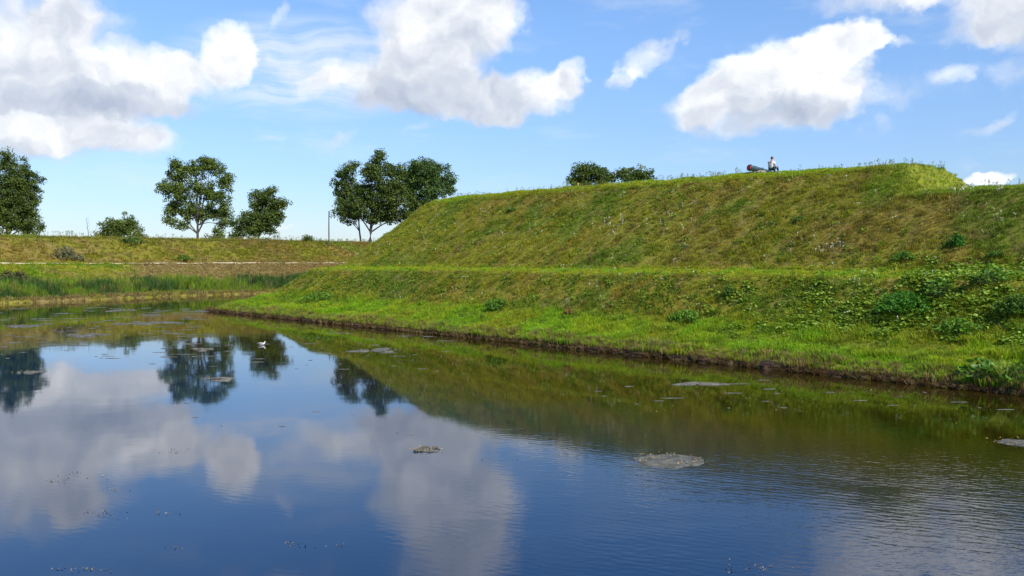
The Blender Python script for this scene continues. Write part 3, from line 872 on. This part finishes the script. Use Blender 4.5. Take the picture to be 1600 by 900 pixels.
make_tree('broadleaf_tree', 'broad dark tree half hidden by the left shoulder of the rampart', 182, 662, 384,
    [(660,260,18,13),(683,262,16,12),(695,282,15,14),(668,285,22,16),(645,280,16,16),(705,297,10,8),(680,305,20,12),(650,310,18,16),(645,262,12,10),(632,272,10,12),(660,330,20,12),(636,295,12,14)], .34, (.060, .112, .022), 108, TREEGRP, dens=1.35)
make_tree('broadleaf_tree', 'bushy dark crown showing just above the middle of the rampart crest', 150, 922, 330,
    [(905,272,16,12),(925,270,16,12),(943,276,14,9),(895,280,12,8),(955,282,9,7),(912,285,20,8),(938,284,16,7),(915,262,8,5),(942,267,6,5)], .25, TG, 109, 'crowns seen over the rampart crest', lsize=.28, dens=1.5)
make_tree('broadleaf_tree', 'smaller low dark crown above the crest, right of the bushy one', 150, 996, 330,
    [(985,272,12,9),(1003,270,14,8),(1015,276,9,7),(975,278,9,6),(995,278,16,7),(970,270,5,5)], .22, TG, 110, 'crowns seen over the rampart crest', lsize=.28, dens=1.5)
make_tree('shrub', 'tiny round shrub on the far bank top, left of the thin dark pole', 165, 480, 381,
    [(480,373,6,5),(484,374,5,4)], .05, TG, 111, None, lsize=.22, cat='shrub', dens=2)

# ------------------------------------------------------------------ shrubs and plants on the banks
def leafy_plant(name, label, loc, rx, rz, n, lsize, color, seed, stems=5, cat='shrub', group=None, big=False):
    r = np.random.default_rng(seed); rr = random.Random(seed)
    root = empty(name, loc); tag(root, label, cat, group)
    c = []
    for _ in range(n):
        d = r.normal(0, 1, 3); d[2] = abs(d[2]); d /= np.linalg.norm(d)
        q = .35 + .65 * r.random() ** .5
        k = 1 + .25 * math.sin(3 * math.atan2(d[1], d[0]) + seed)
        c.append((d[0] * rx * q * k, d[1] * rx * q * k, d[2] * rz * q + .03))
    v, f, tint = leaf_cloud(c, 10 if not big else 4, lsize * 1.6, lsize, color, seed, .8)
    me = mesh_np('foliage', v, f, M_PLANT, {'tint': ('FLOAT_COLOR', 'POINT', tint), 'shade': ('FLOAT', 'POINT', np.ones(len(v)))})
    link('foliage', me, root)
    mb = MB()
    for _ in range(stems):
        a = rr.uniform(0, 6.28); e = Vector((math.cos(a) * rx * rr.uniform(.2, .8), math.sin(a) * rx * rr.uniform(.2, .8), rz * rr.uniform(.6, .95)))
        tk = min(1, rx * 2.5); mb.tube([(0, 0, -.1), e * .5 + Vector((0, 0, .08)), e], [.02 * tk, .014 * tk, .006 * tk], 5, False)
    link('stem', mb.mesh('stem', M_STEM), root)
    return root
def on_fort(px, py):
    """first hit of the view ray with the terrain"""
    o = np.array([0, 0, CH]); d = np.array(P(px, py, 1.0)) - o
    ts = np.arange(9, 200, .05)
    x = d[0] * ts; y = d[1] * ts; z = CH + d[2] * ts
    tz = terrain(x, y)[0]
    k = np.argmax(tz > z)
    return Vector((x[k], y[k], tz[k]))
G1 = (.085, .20, .018); G2 = (.080, .160, .018); G3 = (.12, .24, .022)
for (px, py, rx, rz, n, ls, colr, lab, big) in [
    (1496, 386, .40, .62, 110, .07, (.06, .19, .018), 'single rounded bright green bush high on the right part of the upper slope', False),
    (1413, 406, .50, .35, 90, .07, G1, 'low spreading green bush on the upper slope just above the ledge, right part', False),
    (1556, 402, .40, .28, 70, .07, G2, 'small dark low bush near the right edge above the ledge', False),
    (1412, 487, 1.1, .85, 420, .07, (.070, .215, .018), 'wide dense dark green shrub on the lower slope below the ledge', False),
    (1250, 345, .40, .22, 40, .07, G2, 'little dark leafy plant amid white flowers on the upper slope', False),
    (505, 468, 1.6, .55, 240, .10, G3, 'bright green leafy thicket on the lower slope at the left end of the rampart', False),
    (775, 484, .75, .75, 170, .08, G1, 'leafy green bush on the lower slope, left of the middle', False),
    (1075, 500, .9, .45, 190, .09, G3, 'light green leafy clump at the foot of the lower slope, middle of the view', False),
    (1140, 462, .35, .45, 70, .08, G2, 'dark leafy plant on the lower slope right of the middle', False),
    (890, 492, .30, .45, 50, .08, (.24, .15, .05), 'reddish brown dying dock plant at the foot of the lower slope', False),
    (800, 330, .5, .2, 60, .08, G2, 'low dark green patch near the top of the upper slope, left part', False),
    (1395, 252, .10, .38, 7, .035, (.16, .22, .10), 'thin upright weed standing on the high crest against the sky', False),
    (1590, 490, .9, .7, 240, .09, G2, 'dark leafy growth on the lower slope by the right edge', False),
    (1500, 520, .9, .5, 170, .10, G3, 'pale green leafy clump low on the slope above the burdock', False),
    ]:
    p = on_fort(px, py) if py > 260 else None
    if p is None:
        q = A0 + TD * 53.5 + N1 * 19.5
        p = Vector((23.0, 51.2, gz(23.0, 51.2)))
    leafy_plant('bush', lab, p, rx, rz, n, ls, colr, int(px), big=big)
# far bank bushes
for (px, py, rx, rz, n, ls, colr, lab) in [
    (102, 404, 1.7, 1.8, 150, .16, (.17, .17, .085), 'grey green bush on the far bank just above the sandy path, larger of two'),
    (122, 407, 1.0, .9, 60, .15, (.16, .15, .08), 'smaller grey bush on the far bank right beside the larger grey one'),
    (205, 379, 2.2, .8, 90, .22, (.10, .16, .03), 'low green thicket on the far bank top below the flat domed tree'),
    (285, 406, 1.8, .7, 80, .20, (.12, .19, .02), 'low green bush on the far bank near the path'),
    (20, 440, 1.8, 1.3, 90, .2, (.10, .085, .035), 'brownish bush among the reeds at the left edge')]:
    leafy_plant('bush', lab, on_fort(px, py), rx, rz, n, ls, colr, int(px) + 7)

# burdock with large leaves at the waterline, right edge
def burdock(loc, n, rad, seed, label):
    rr = random.Random(seed); root = empty('burdock', loc); tag(root, label, 'plant')
    V_ = []; F_ = []; Tn = []
    st = MB()
    for i in range(n):
        a = rr.uniform(0, 6.28); q = rad * math.sqrt(rr.random())
        c = Vector((math.cos(a) * q, math.sin(a) * q, .15 + .60 * (1 - (q / rad) ** 2) * rr.uniform(.5, 1.1)))
        e = Euler((rr.uniform(-.7, .7), rr.uniform(-.7, .7), rr.uniform(0, 6.28))).to_matrix()
        s_ = rr.uniform(.14, .30)
        out = [(0, -.5), (.28, -.42), (.42, -.1), (.34, .25), (0, .6), (-.34, .25), (-.42, -.1), (-.28, -.42)]
        i0 = len(V_); V_.append(tuple(c + e @ Vector((0, 0, -.04)) * 1))
        for (ox, oy) in out: V_.append(tuple(c + e @ (Vector((ox, oy, .10 * abs(ox) + rr.uniform(-.03, .05))) * s_)))
        for k in range(8): F_.append((i0, i0 + 1 + k, i0 + 1 + (k + 1) % 8))
        k_ = rr.uniform(.7, 1.3); Tn += [(.10 * k_, .22 * k_, .025 * k_, 1)] * 9
        st.tube([(c.x * .2, c.y * .2, -.1), (c.x * .6, c.y * .6, c.z * .6), tuple(c)], [.014, .011, .007], 5, False)
    me = mesh_np('foliage', V_, F_, M_PLANT, {'tint': ('FLOAT_COLOR', 'POINT', np.array(Tn)), 'shade': ('FLOAT', 'POINT', np.ones(len(V_)))})
    link('foliage', me, root); link('stem', st.mesh('stem', M_STEM), root)
def shore(px, py, wmin=.35):
    p = Wt(px, py, .4); z, wv, s, v = terrain(np.array([p.x]), np.array([p.y]))
    if wv[0] < wmin:
        d = wmin - wv[0]; p.x += N1[0] * d; p.y += N1[1] * d
    p.z = gz(p.x, p.y); return p
burdock(shore(1515, 594), 60, .75, 1, 'large leaved burdock overhanging the water left of the grass tussock')
burdock(shore(1598, 598), 45, .7, 2, 'large leaved burdock at the waterline cut by the right edge')
burdock(on_fort(1470, 462), 60, .9, 3, 'burdock patch with round leaves right of the dark shrub on the lower slope')
burdock(on_fort(1545, 445), 55, .9, 4, 'burdock patch just below the ledge near the right edge')
# tussock
def tussock(px, py, label, n=160, h=.75, seed=3):
    p = shore(px, py, .25); v, f, sh = blade_tuft(n, h, .16, .016, .60, seed, .75)
    k = np.array([.28, .36, .06])
    rr = np.random.default_rng(seed); t_ = np.repeat(rgba(k * rr.uniform(.6, 1.4, (n, 1))), 5, 0)
    me = mesh_np('grass_tussock', v, f, M_PLANT, {'tint': ('FLOAT_COLOR', 'POINT', t_), 'shade': ('FLOAT', 'POINT', sh)})
    tag(link('grass_tussock', me, None, p), label, 'grass tussock')
tussock(1552, 600, 'arching grass tussock hanging over the water near the right edge', 260, 1.05)

# ------------------------------------------------------------------ masts, pole, dead sapling, posts
M_POLE = simple('weathered_pole', (.10, .09, .085), (.05, .045, .04), 6)
M_MAST = simple('pale_mast', (.72, .74, .76), (.6, .62, .64), 3, .4)
M_YEL = simple('yellow_paint', (.62, .45, .05), (.4, .28, .05), 10)
def pole(name, label, cat, px, py0, py1, D, r0, r1, m, lean=0., group=None, spreader=False):
    b = P(px, py1, D); t_ = P(px + lean, py0, D); h = t_.z - b.z
    root = empty(name, b); tag(root, label, cat, group)
    mb = MB(); mb.tube([(0, 0, -1.5), (t_.x * 0, 0, h * .5), (t_.x - b.x, 0, h)], [r0, (r0 + r1) / 2, r1], 8)
    link('pole', mb.mesh('pole', m), root)
    mb = MB()
    if spreader:
        for k in (.45, .72):
            mb = MB(); mb.tube([(-h * .022, 0, h * k), (h * .022, 0, h * k)], r1 * .7, 5); link('spreader', mb.mesh('spreader', m), root)
    else:
        mb.tube([(t_.x - b.x, 0, h - .02), (t_.x - b.x, 0, h + .12)], r1 * 1.25, 8); link('cap', mb.mesh('cap', m), root)
    return root
pole('wooden_pole', 'thin dark wooden pole standing on the far bank left of the dense trees', 'pole', 514, 331, 380, 165, .13, .09, M_POLE)
for (px, y0, D, lab, rr) in [(156, 344, 420, 'pale boat mast left of the flat domed tree', .14), (250, 358, 430, 'short pale boat mast between the flat domed tree and the tall airy tree', .12),
        (526, 356, 430, 'faint pale boat mast just right of the thin dark pole', .10), (552, 352, 430, 'pale boat mast directly left of the pale trunked tree', .11),
        (78, 352, 440, 'pale boat mast right of the large tree at the left edge', .10), (606, 352, 440, 'pale boat mast between the dark trunk and the rampart', .12),
        (298, 372, 400, 'stubby pale boat mast at the trunk of the tall airy tree', .25), (443, 364, 420, 'short pale boat mast right of the medium rounded tree', .12)]:
    pole('boat_mast', lab, 'mast', px, y0, 384, D, rr, rr * .7, M_MAST, 0, 'boat masts beyond the far bank', True)
def sapling():
    b = P(141, 381, 170); root = empty('dead_sapling', b); tag(root, 'bare leafless sapling leaning left of the flat domed tree', 'dead tree')
    mb = MB(); mb.tube([(0, 0, -.6), (-.25, 0, 1.6), (-.5, 0, 3.2), (-.7, 0, 5.0)], [.07, .05, .035, .015], 6)
    link('trunk', mb.mesh('trunk', M_POLE), root)
    mb = MB(); r = random.Random(4)
    for k in range(9):
        z = 1.6 + k * .38; s = Vector((-.15 * z, 0, z)); a = r.choice((-1, 1))
        mb.tube([s, s + Vector((a * .25, r.uniform(-.2, .2), .35)), s + Vector((a * .4, r.uniform(-.3, .3), .8))], [.018, .012, .006], 4, False)
    link('twigs', mb.mesh('twigs', M_POLE), root)
sapling()

def crest_pt(px, wv):
    """point of the rampart at inward offset wv seen in photo column px"""
    k = (px - 800) / F
    # (k*Y - Ax)*n1x + (Y - Ay)*n1y = w
    Y = (wv + A0[0] * N1[0] + A0[1] * N1[1]) / (k * N1[0] + N1[1])
    X = k * Y
    return Vector((X, Y, gz(X, Y)))
for px, lab in ((886, 'yellow marker post at the left side of the bushy crown on the crest'), (903, 'yellow marker post in front of the bushy crown on the crest')):
    p = crest_pt(px, 20.5); root = empty('marker_post', p); tag(root, lab, 'post', 'yellow marker posts')
    mb = MB(); mb.box((0, 0, .16), (.10, .10, .62)); link('post', mb.mesh('post', M_YEL), root)
    mb = MB(); mb.tube([(0, 0, .47), (0, 0, .50), (0, 0, .56)], [.085, .08, .02], 4); link('cap', mb.mesh('cap', M_YEL), root)

# ------------------------------------------------------------------ cannon
M_BRONZE = simple('green_bronze', (.075, .135, .145), (.035, .06, .07), 9, .45, .5, .3, .01, .35)
M_RED = simple('red_painted_wood', (.30, .045, .045), (.16, .03, .03), 12)
M_OAK = simple('grey_weathered_oak', (.33, .31, .28), (.2, .19, .17), 7)
M_IRON = simple('dark_iron', (.05, .055, .06), (.03, .03, .03), 9, .5, .5)
def lathe(mb, prof, seg, M_):
    v = []; f = []
    for (x_, r_) in prof:
        for k in range(seg):
            a = 2 * math.pi * k / seg; v.append(M_ @ Vector((x_, r_ * math.cos(a), r_ * math.sin(a))))
    n = len(prof)
    for i in range(n - 1):
        for k in range(seg): f.append((i * seg + k, (i + 1) * seg + k, (i + 1) * seg + (k + 1) % seg, i * seg + (k + 1) % seg))
    f.append(tuple(range(seg))); f.append(tuple((n - 1) * seg + k for k in range(seg))[::-1])
    mb.add(v, f)
cp = crest_pt(1185, 19.3); cp.z += .04
cann = empty('cannon', cp, R(38)); cann.scale = (.92, .88, .88); tag(cann, 'old green bronze cannon with a red round end plate on the rampart crest', 'cannon')
I4 = Matrix.Translation((.08, 0, .36)) @ Matrix.Diagonal((1.18, 1, 1, 1)) @ Matrix.Rotation(R(4), 4, 'Y')
mb = MB(); lathe(mb, [(-1.06, .17), (-1.05, .25), (-.95, .26), (-.93, .22), (-.5, .20), (-.48, .215), (-.42, .215), (-.40, .185), (.1, .16), (.12, .175), (.18, .175), (.2, .15), (.85, .115), (.9, .13), (1.02, .15), (1.06, .14), (1.06, .06), (.8, .05)], 24, I4)
link('barrel', mb.mesh('barrel', M_BRONZE, True), cann)
mb = MB(); lathe(mb, [(-1.12, .02), (-1.12, .15), (-1.06, .17), (-1.045, .17)], 20, I4); link('end_plate', mb.mesh('end_plate', M_RED), cann)
mb = MB(); mb.tube([(.02, -.34, .34), (.02, .34, .34)], .06, 12); link('trunnion', mb.mesh('trunnion', M_BRONZE), cann)
for sy in (-1, 1):
    mb = MB(); y_ = sy * .27
    v = [(-.95, y_ - .04, .02), (.75, y_ - .04, .02), (.75, y_ - .04, .14), (.5, y_ - .04, .16), (.25, y_ - .04, .30), (-.25, y_ - .04, .30), (-.45, y_ - .04, .22), (-.95, y_ - .04, .12)]
    n = len(v); v2 = [(a, b_ + .08, c_) for a, b_, c_ in v]
    mb.add(v + v2, [tuple(range(n)), tuple(range(2 * n - 1, n - 1, -1))] + [(i, n + i, n + (i + 1) % n, (i + 1) % n) for i in range(n)])
    link('carriage_cheek', mb.mesh('carriage_cheek', M_OAK), cann)
    for xw in (-.75, .55):
        mb = MB(); mb.tube([(xw, y_ + sy * .06, .04), (xw, y_ + sy * .13, .04)], .11, 14); link('wheel', mb.mesh('wheel', M_IRON), cann)

# ------------------------------------------------------------------ seated person
M_SKIN = simple('skin', (.50, .27, .19), (.42, .21, .14), 5, .5)
M_SHIRT = simple('white_cotton', (.80, .80, .78), (.74, .74, .73), 5, .9)
M_JEAN = simple('dark_blue_denim', (.035, .06, .12), (.02, .035, .07), 14, .9)
M_HAIR = simple('brown_hair', (.10, .04, .022), (.05, .02, .012), 30, .6)
def skinned(name, verts, edges, radii, m, parent, sub_=1, root=0):
    me = bpy.data.meshes.new(name); me.from_pydata([tuple(v) for v in verts], edges, []); me.update()
    o = link(name, me, parent)
    md = o.modifiers.new('skin', 'SKIN')
    if not me.skin_vertices: me.skin_vertices.new()
    for i, r in enumerate(radii):
        sv = me.skin_vertices[0].data[i]
        sv.radius = r if isinstance(r, tuple) else (r, r); sv.use_root = (i == root)
    md.use_smooth_shade = True
    s2 = o.modifiers.new('subd', 'SUBSURF'); s2.levels = sub_; s2.render_levels = sub_
    me.materials.append(m)
    return o
pp = crest_pt(1204, 18.9); pp.z += .02
per = empty('person', pp, R(38)); tag(per, 'person in white shirt and dark trousers sitting at the right end of the cannon', 'person')
# local frame: +x = the way the person faces, seat at z=.22 (on the carriage tail)
sz = .20
body = [(0, 0, sz + .08), (.02, 0, sz + .25), (.0, 0, sz + .42), (.02, 0, sz + .53), (.04, 0, sz + .58), (.055, 0, sz + .67), (.06, 0, sz + .77)]
br = [(.15, .12), (.12, .11), (.14, .12), (.09, .08), (.05, .05), (.085, .09), (.075, .08)]
be = [(0, 1), (1, 2), (2, 3), (3, 4), (4, 5), (5, 6)]
for sy in (-1, 1):
    i = len(body)
    body += [(.01, sy * .19, sz + .47), (.03, sy * .24, sz + .24), (.22, sy * .20, sz + .13), (.29, sy * .17, sz + .13)]
    br += [.052, .042, .032, .030]; be += [(3, i), (i, i + 1), (i + 1, i + 2), (i + 2, i + 3)]
    for k in range(5):
        j = len(body); oy = (k - 2) * .018
        L_ = [.05, .075, .08, .075, .06][k]
        if k == 0:
            body += [(.31, sy * (.17) - sy * .035, sz + .12), (.34, sy * .17 - sy * .05, sz + .10)]; br += [.010, .008]
        else:
            body += [(.33, sy * .17 + sy * oy, sz + .13), (.33 + L_ * .6, sy * .17 + sy * oy, sz + .10)]; br += [.010, .008]
        be += [(i + 3, j), (j, j + 1)]
    i = len(body)
    body += [(.05, sy * .10, sz + .06), (.46, sy * .13, sz + .16), (.56, sy * .13, sz - .20), (.70, sy * .13, sz - .24)]
    br += [.085, .06, .042, .035]; be += [(0, i), (i, i + 1), (i + 1, i + 2), (i + 2, i + 3)]
skinned('body', body, be, br, M_SKIN, per, 1)
sh_v = [(0, 0, sz + .04), (.02, 0, sz + .25), (.0, 0, sz + .43), (.015, 0, sz + .53)]
sh_r = [(.175, .15), (.16, .145), (.175, .14), (.11, .09)]; sh_e = [(0, 1), (1, 2), (2, 3)]
for sy in (-1, 1):
    i = len(sh_v); sh_v += [(.01, sy * .19, sz + .475), (.025, sy * .235, sz + .31)]; sh_r += [.07, .068]; sh_e += [(2, i), (i, i + 1)]
skinned('shirt', sh_v, sh_e, sh_r, M_SHIRT, per, 1)
tr_v = [(0, 0, sz + .06)]; tr_r = [(.17, .13)]; tr_e = []
for sy in (-1, 1):
    i = len(tr_v); tr_v += [(.08, sy * .10, sz + .07), (.46, sy * .13, sz + .165), (.55, sy * .13, sz - .16)]; tr_r += [.105, .078, .062]; tr_e += [(0, i), (i, i + 1), (i + 1, i + 2)]
skinned('trousers', tr_v, tr_e, tr_r, M_JEAN, per, 1)
mb = MB()
hv = []; hf = []; seg = 14
for i in range(8):
    th = (i / 7) * 1.75
    for k in range(seg):
        a = 2 * math.pi * k / seg; front = max(0, math.cos(a)); rr = 1 - .12 * front
        tt = th * (1 - .38 * front)
        hv.append((.05 + .108 * math.sin(tt) * math.cos(a) * rr, .098 * math.sin(tt) * math.sin(a), sz + .725 + .125 * math.cos(tt)))
for i in range(7):
    for k in range(seg): hf.append((i * seg + k, i * seg + (k + 1) % seg, (i + 1) * seg + (k + 1) % seg, (i + 1) * seg + k))
mb.add(hv, hf); link('hair', mb.mesh('hair', M_HAIR, True), per)
mb = MB()
mb.add([(.135, -.018, sz + .68), (.135, .018, sz + .68), (.14, 0, sz + .73), (.167, 0, sz + .685)], [(0, 1, 3), (1, 2, 3), (2, 0, 3), (0, 2, 1)]); link('nose', mb.mesh('nose', M_SKIN), per)
for sy in (-1, 1):
    mb = MB(); mb.tube([(.55, sy * .13, sz - .235), (.62, sy * .13, sz - .225), (.76, sy * .13, sz - .235)], [.05, .048, .035], 10); link('shoe', mb.mesh('shoe', M_IRON, True), per)

# ------------------------------------------------------------------ gull on the water
M_GULL = simple('white_feathers', (.82, .80, .76), (.72, .69, .64), 12, .8)
M_GREY = simple('grey_feathers', (.42, .42, .43), (.32, .32, .33), 12, .8)
M_BEAK = simple('yellow_beak', (.6, .35, .05), (.5, .25, .03), 20)
gp = Wt(409, 539, 0.0)
gull = empty('gull', gp, R(-8)); tag(gull, 'white gull floating alone on the water between the tree reflections', 'bird')
KG = 1.05
def gskin(name, v, e, r, m): 
    return skinned(name, [tuple(a * KG for a in p) for p in v], e, [tuple(a * KG for a in q) for q in r], m, gull, 2)
gskin('body', [(-.20, 0, .06), (-.10, 0, .05), (.02, 0, .045), (.12, 0, .06), (.155, 0, .12), (.17, 0, .165), (.19, 0, .17)], [(0, 1), (1, 2), (2, 3), (3, 4), (4, 5), (5, 6)],
      [(.02, .015), (.055, .045), (.075, .06), (.055, .055), (.032, .032), (.036, .036), (.02, .022)], M_GULL)
mb = MB()
for sy in (-1, 1): mb.tube([(.08 * KG, sy * .06 * KG, .085 * KG), (-.08 * KG, sy * .055 * KG, .10 * KG), (-.27 * KG, sy * .015 * KG, .09 * KG)], [.028 * KG, .03 * KG, .006 * KG], 8)
link('wings', mb.mesh('wings', M_GREY, True), gull)
mb = MB(); mb.tube([(.205 * KG, 0, .168 * KG), (.25 * KG, 0, .155 * KG)], [.011 * KG, .003 * KG], 6); link('beak', mb.mesh('beak', M_BEAK), gull)

# ------------------------------------------------------------------ floating weed
def mat_algae():
    m, t, o = mat('floating_algae')
    co = t.n.new('ShaderNodeNewGeometry').outputs['Position']
    n = t.noise(co, 3, 6, .7); n2 = t.noise(co, 14, 3, .6)
    c = t.mix(t.smooth(n, .35, .65), (.050, .050, .036, 1), (.14, .135, .11, 1))
    c = t.mix(t.math('MULTIPLY', t.smooth(n2, .55, .7), .6), c, (.06, .07, .02, 1))
    principled(t, o, c, .6, .4, bump(t, t.math('ADD', n, n2), 1., .02))
    return m
M_ALG = mat_algae()
M_SPECK = simple('floating_leaf_bits', (.38, .26, .10), (.20, .12, .04), 3)
def patch(rx, ry, seed, n=26, ragged=.35, z0=.006):
    """irregular thin mat with a raised centre"""
    rr = np.random.default_rng(seed); rings = 4
    ph = rr.uniform(0, 6.28, 5); am = rr.uniform(.3, 1, 5) * ragged
    v = [(0, 0, z0 + .02)]
    for q in range(1, rings + 1):
        for k in range(n):
            a = 2 * math.pi * k / n
            r_ = (1 + sum(am[j] * math.sin((j + 1.0) * (1 if j < 2 else 1.7).__int__() * a + ph[j]) / (j + 1.3) for j in range(5))) * q / rings
            r_ *= 1 + rr.uniform(-.10, .10)
            v.append((math.cos(a) * rx * r_, math.sin(a) * ry * r_, (z0 + .02 * (1 - q / rings) + rr.uniform(0, .012)) if q < rings else -.01))
    f = [(0, 1 + k, 1 + (k + 1) % n) for k in range(n)]
    for q in range(rings - 1):
        for k in range(n):
            a, b = 1 + q * n + k, 1 + q * n + (k + 1) % n
            f.append((a, a + n, b + n, b))
    return v, f
def wd(px, py, rx_px, ry_px):
    c = Wt(px, py); e = Wt(px + rx_px, py); g = Wt(px, py - ry_px)
    return c, abs(e.x - c.x), abs(g.y - c.y)
MATS = [
 (1050, 718, 60, 15, 'large grey algae mat floating near the middle right of the water'),
 (1590, 692, 44, 8, 'grey brown algae mat at the right edge of the water'),
 (667, 703, 26, 4, 'small dark weed mat on the cloud reflection, centre of the water'),
 (585, 547, 44, 4, 'long pale weed streak off the rampart shore, left of the middle'),
 (310, 547, 22, 3, 'oval pale mat lying across the tall tree reflection'),
 (230, 505, 60, 3.5, 'long pale scum streak on the far reach of water'),
 (195, 485, 22, 2.5, 'thin pale streak near the far reed bank'),
 (130, 524, 40, 4, 'grey scum patch left of the tall tree reflection'),
 (45, 508, 46, 4, 'grey weed patch near the left edge below the reed bank'),
 (340, 593, 34, 3, 'ragged weed line in the lower half of the tall tree reflection'),
 (45, 582, 26, 3, 'small pale weed patch over the left tree reflection'),
 (1080, 600, 60, 3, 'olive weed streak close to the rampart shore, right of the middle'),
]
for k, (px, py, rx, ry, lab) in enumerate(MATS):
    c, ex, ey = wd(px, py, rx, ry)
    root = empty('algae_mat', c); tag(root, lab, 'algae mat')
    mb = MB(); rr = random.Random(k + 50)
    big_ = k in (0, 1)
    nsub = 9 if not big_ else 5
    for j in range(nsub):
        fx = rr.uniform(-.6, .6) * (.6 if k == 8 else 1) if not big_ else rr.uniform(-.35, .35); fy = rr.uniform(-.7, .7) if not big_ else rr.uniform(-.3, .3)
        ks = rr.uniform(.14, .38) if not big_ else rr.uniform(.5, .75)
        v, f = patch(ex * ks, ey * ks * (1 if big_ else .6), k * 20 + j, 22, .4, .004 + .004 * j)
        mb.add([(a + fx * ex, b_ + fy * ey, c_) for a, b_, c_ in v], f)
    link('mat', mb.mesh('mat', M_ALG), root)
    mb = MB()
    for j in range(50 if k < 3 else 14):
        a = rr.uniform(0, 6.28); q = math.sqrt(rr.random()); s_ = rr.uniform(.012, .035) * (1 if k < 3 else 1.4)
        cx_, cy_ = ex * q * math.cos(a), ey * q * math.sin(a)
        e = Euler((rr.uniform(-.4, .4), rr.uniform(-.4, .4), rr.uniform(0, 6))).to_matrix()
        mb.add([Vector((cx_, cy_, .045)) + e @ Vector(p) * s_ for p in [(-1, 0, 0), (0, -.7, .1), (1, 0, 0), (0, .7, .1)]], [(0, 1, 2, 3)])
    link('leaf_bits', mb.mesh('leaf_bits', M_SPECK), root)['kind'] = 'stuff'
# thin scattered scum and leaf specks: nobody could count them
mb = MB(); rr = random.Random(9)
def field(n, x0, x1, y0, y1, sx_, sy_):
    for _ in range(n):
        px, py = rr.uniform(x0, x1), rr.uniform(y0, y1)
        c, ex, ey = wd(px, py, rr.uniform(.3, 1) ** 2 * sx_, rr.uniform(.4, 1) * sy_)
        if fort_ws(np.array([c.x]), np.array([c.y]))[0][0] > -.4 or far_v(np.array([c.x]), np.array([c.y]))[0] > -1: continue
        v, f = patch(ex, ey, rr.randint(0, 9999), 10, .5, .003)
        mb.add([(a + c.x, b_ + c.y, c_ * .5) for a, b_, c_ in v], f)
field(110, 0, 330, 480, 560, 22, .7)
field(40, 330, 700, 520, 580, 18, .6)
field(26, 900, 1600, 590, 640, 26, .7)
field(10, 80, 800, 560, 700, 9, .7)
o = link('pond_scum', mb.mesh('pond_scum', M_ALG)); tag(o, 'thin scattered streaks of scum on the calm water', 'scum', None, 'stuff')
mb = MB(); mbo = MB()
for (px, py, rx, ry, n) in [(115,744,40,8,26),(85,752,18,4,14),(180,765,24,4,16),(160,803,34,8,30),(258,802,22,5,18),(275,705,36,4,30),(275,856,16,3,10),(140,890,26,5,22),(95,890,20,5,10),(460,850,26,6,16),(505,851,24,4,8),(1180,888,60,9,44),(540,556,30,3,14),(770,718,30,2,12),(1140,640,180,14,60),(1450,650,120,18,50),(1300,612,140,8,60)]:
    for _ in range(n):
        a = rr.gauss(0, .5); b_ = rr.gauss(0, .5); c = Wt(px + a * rx, py + b_ * ry)
        s_ = rr.uniform(.006, .022) * (c.y / 15) ** .5
        e = Euler((rr.uniform(-.5, .5), rr.uniform(-.5, .5), rr.uniform(0, 6))).to_matrix()
        (mb if rr.random() < .45 else mbo).add([Vector((c.x, c.y, .012)) + e @ Vector(p) * s_ for p in [(-1.4, 0, 0), (0, -.6, .15), (1.4, 0, 0), (0, .6, .15)]], [(0, 1, 2, 3)])
o = link('floating_leaf_bits', mb.mesh('floating_leaf_bits', M_SPECK)); tag(o, 'tiny orange leaf fragments drifting in small rafts on the water', 'leaf litter', None, 'stuff')
o = link('floating_weed_bits', mbo.mesh('floating_weed_bits', M_ALG)); tag(o, 'tiny dark weed fragments drifting on the water', 'weed litter', None, 'stuff')
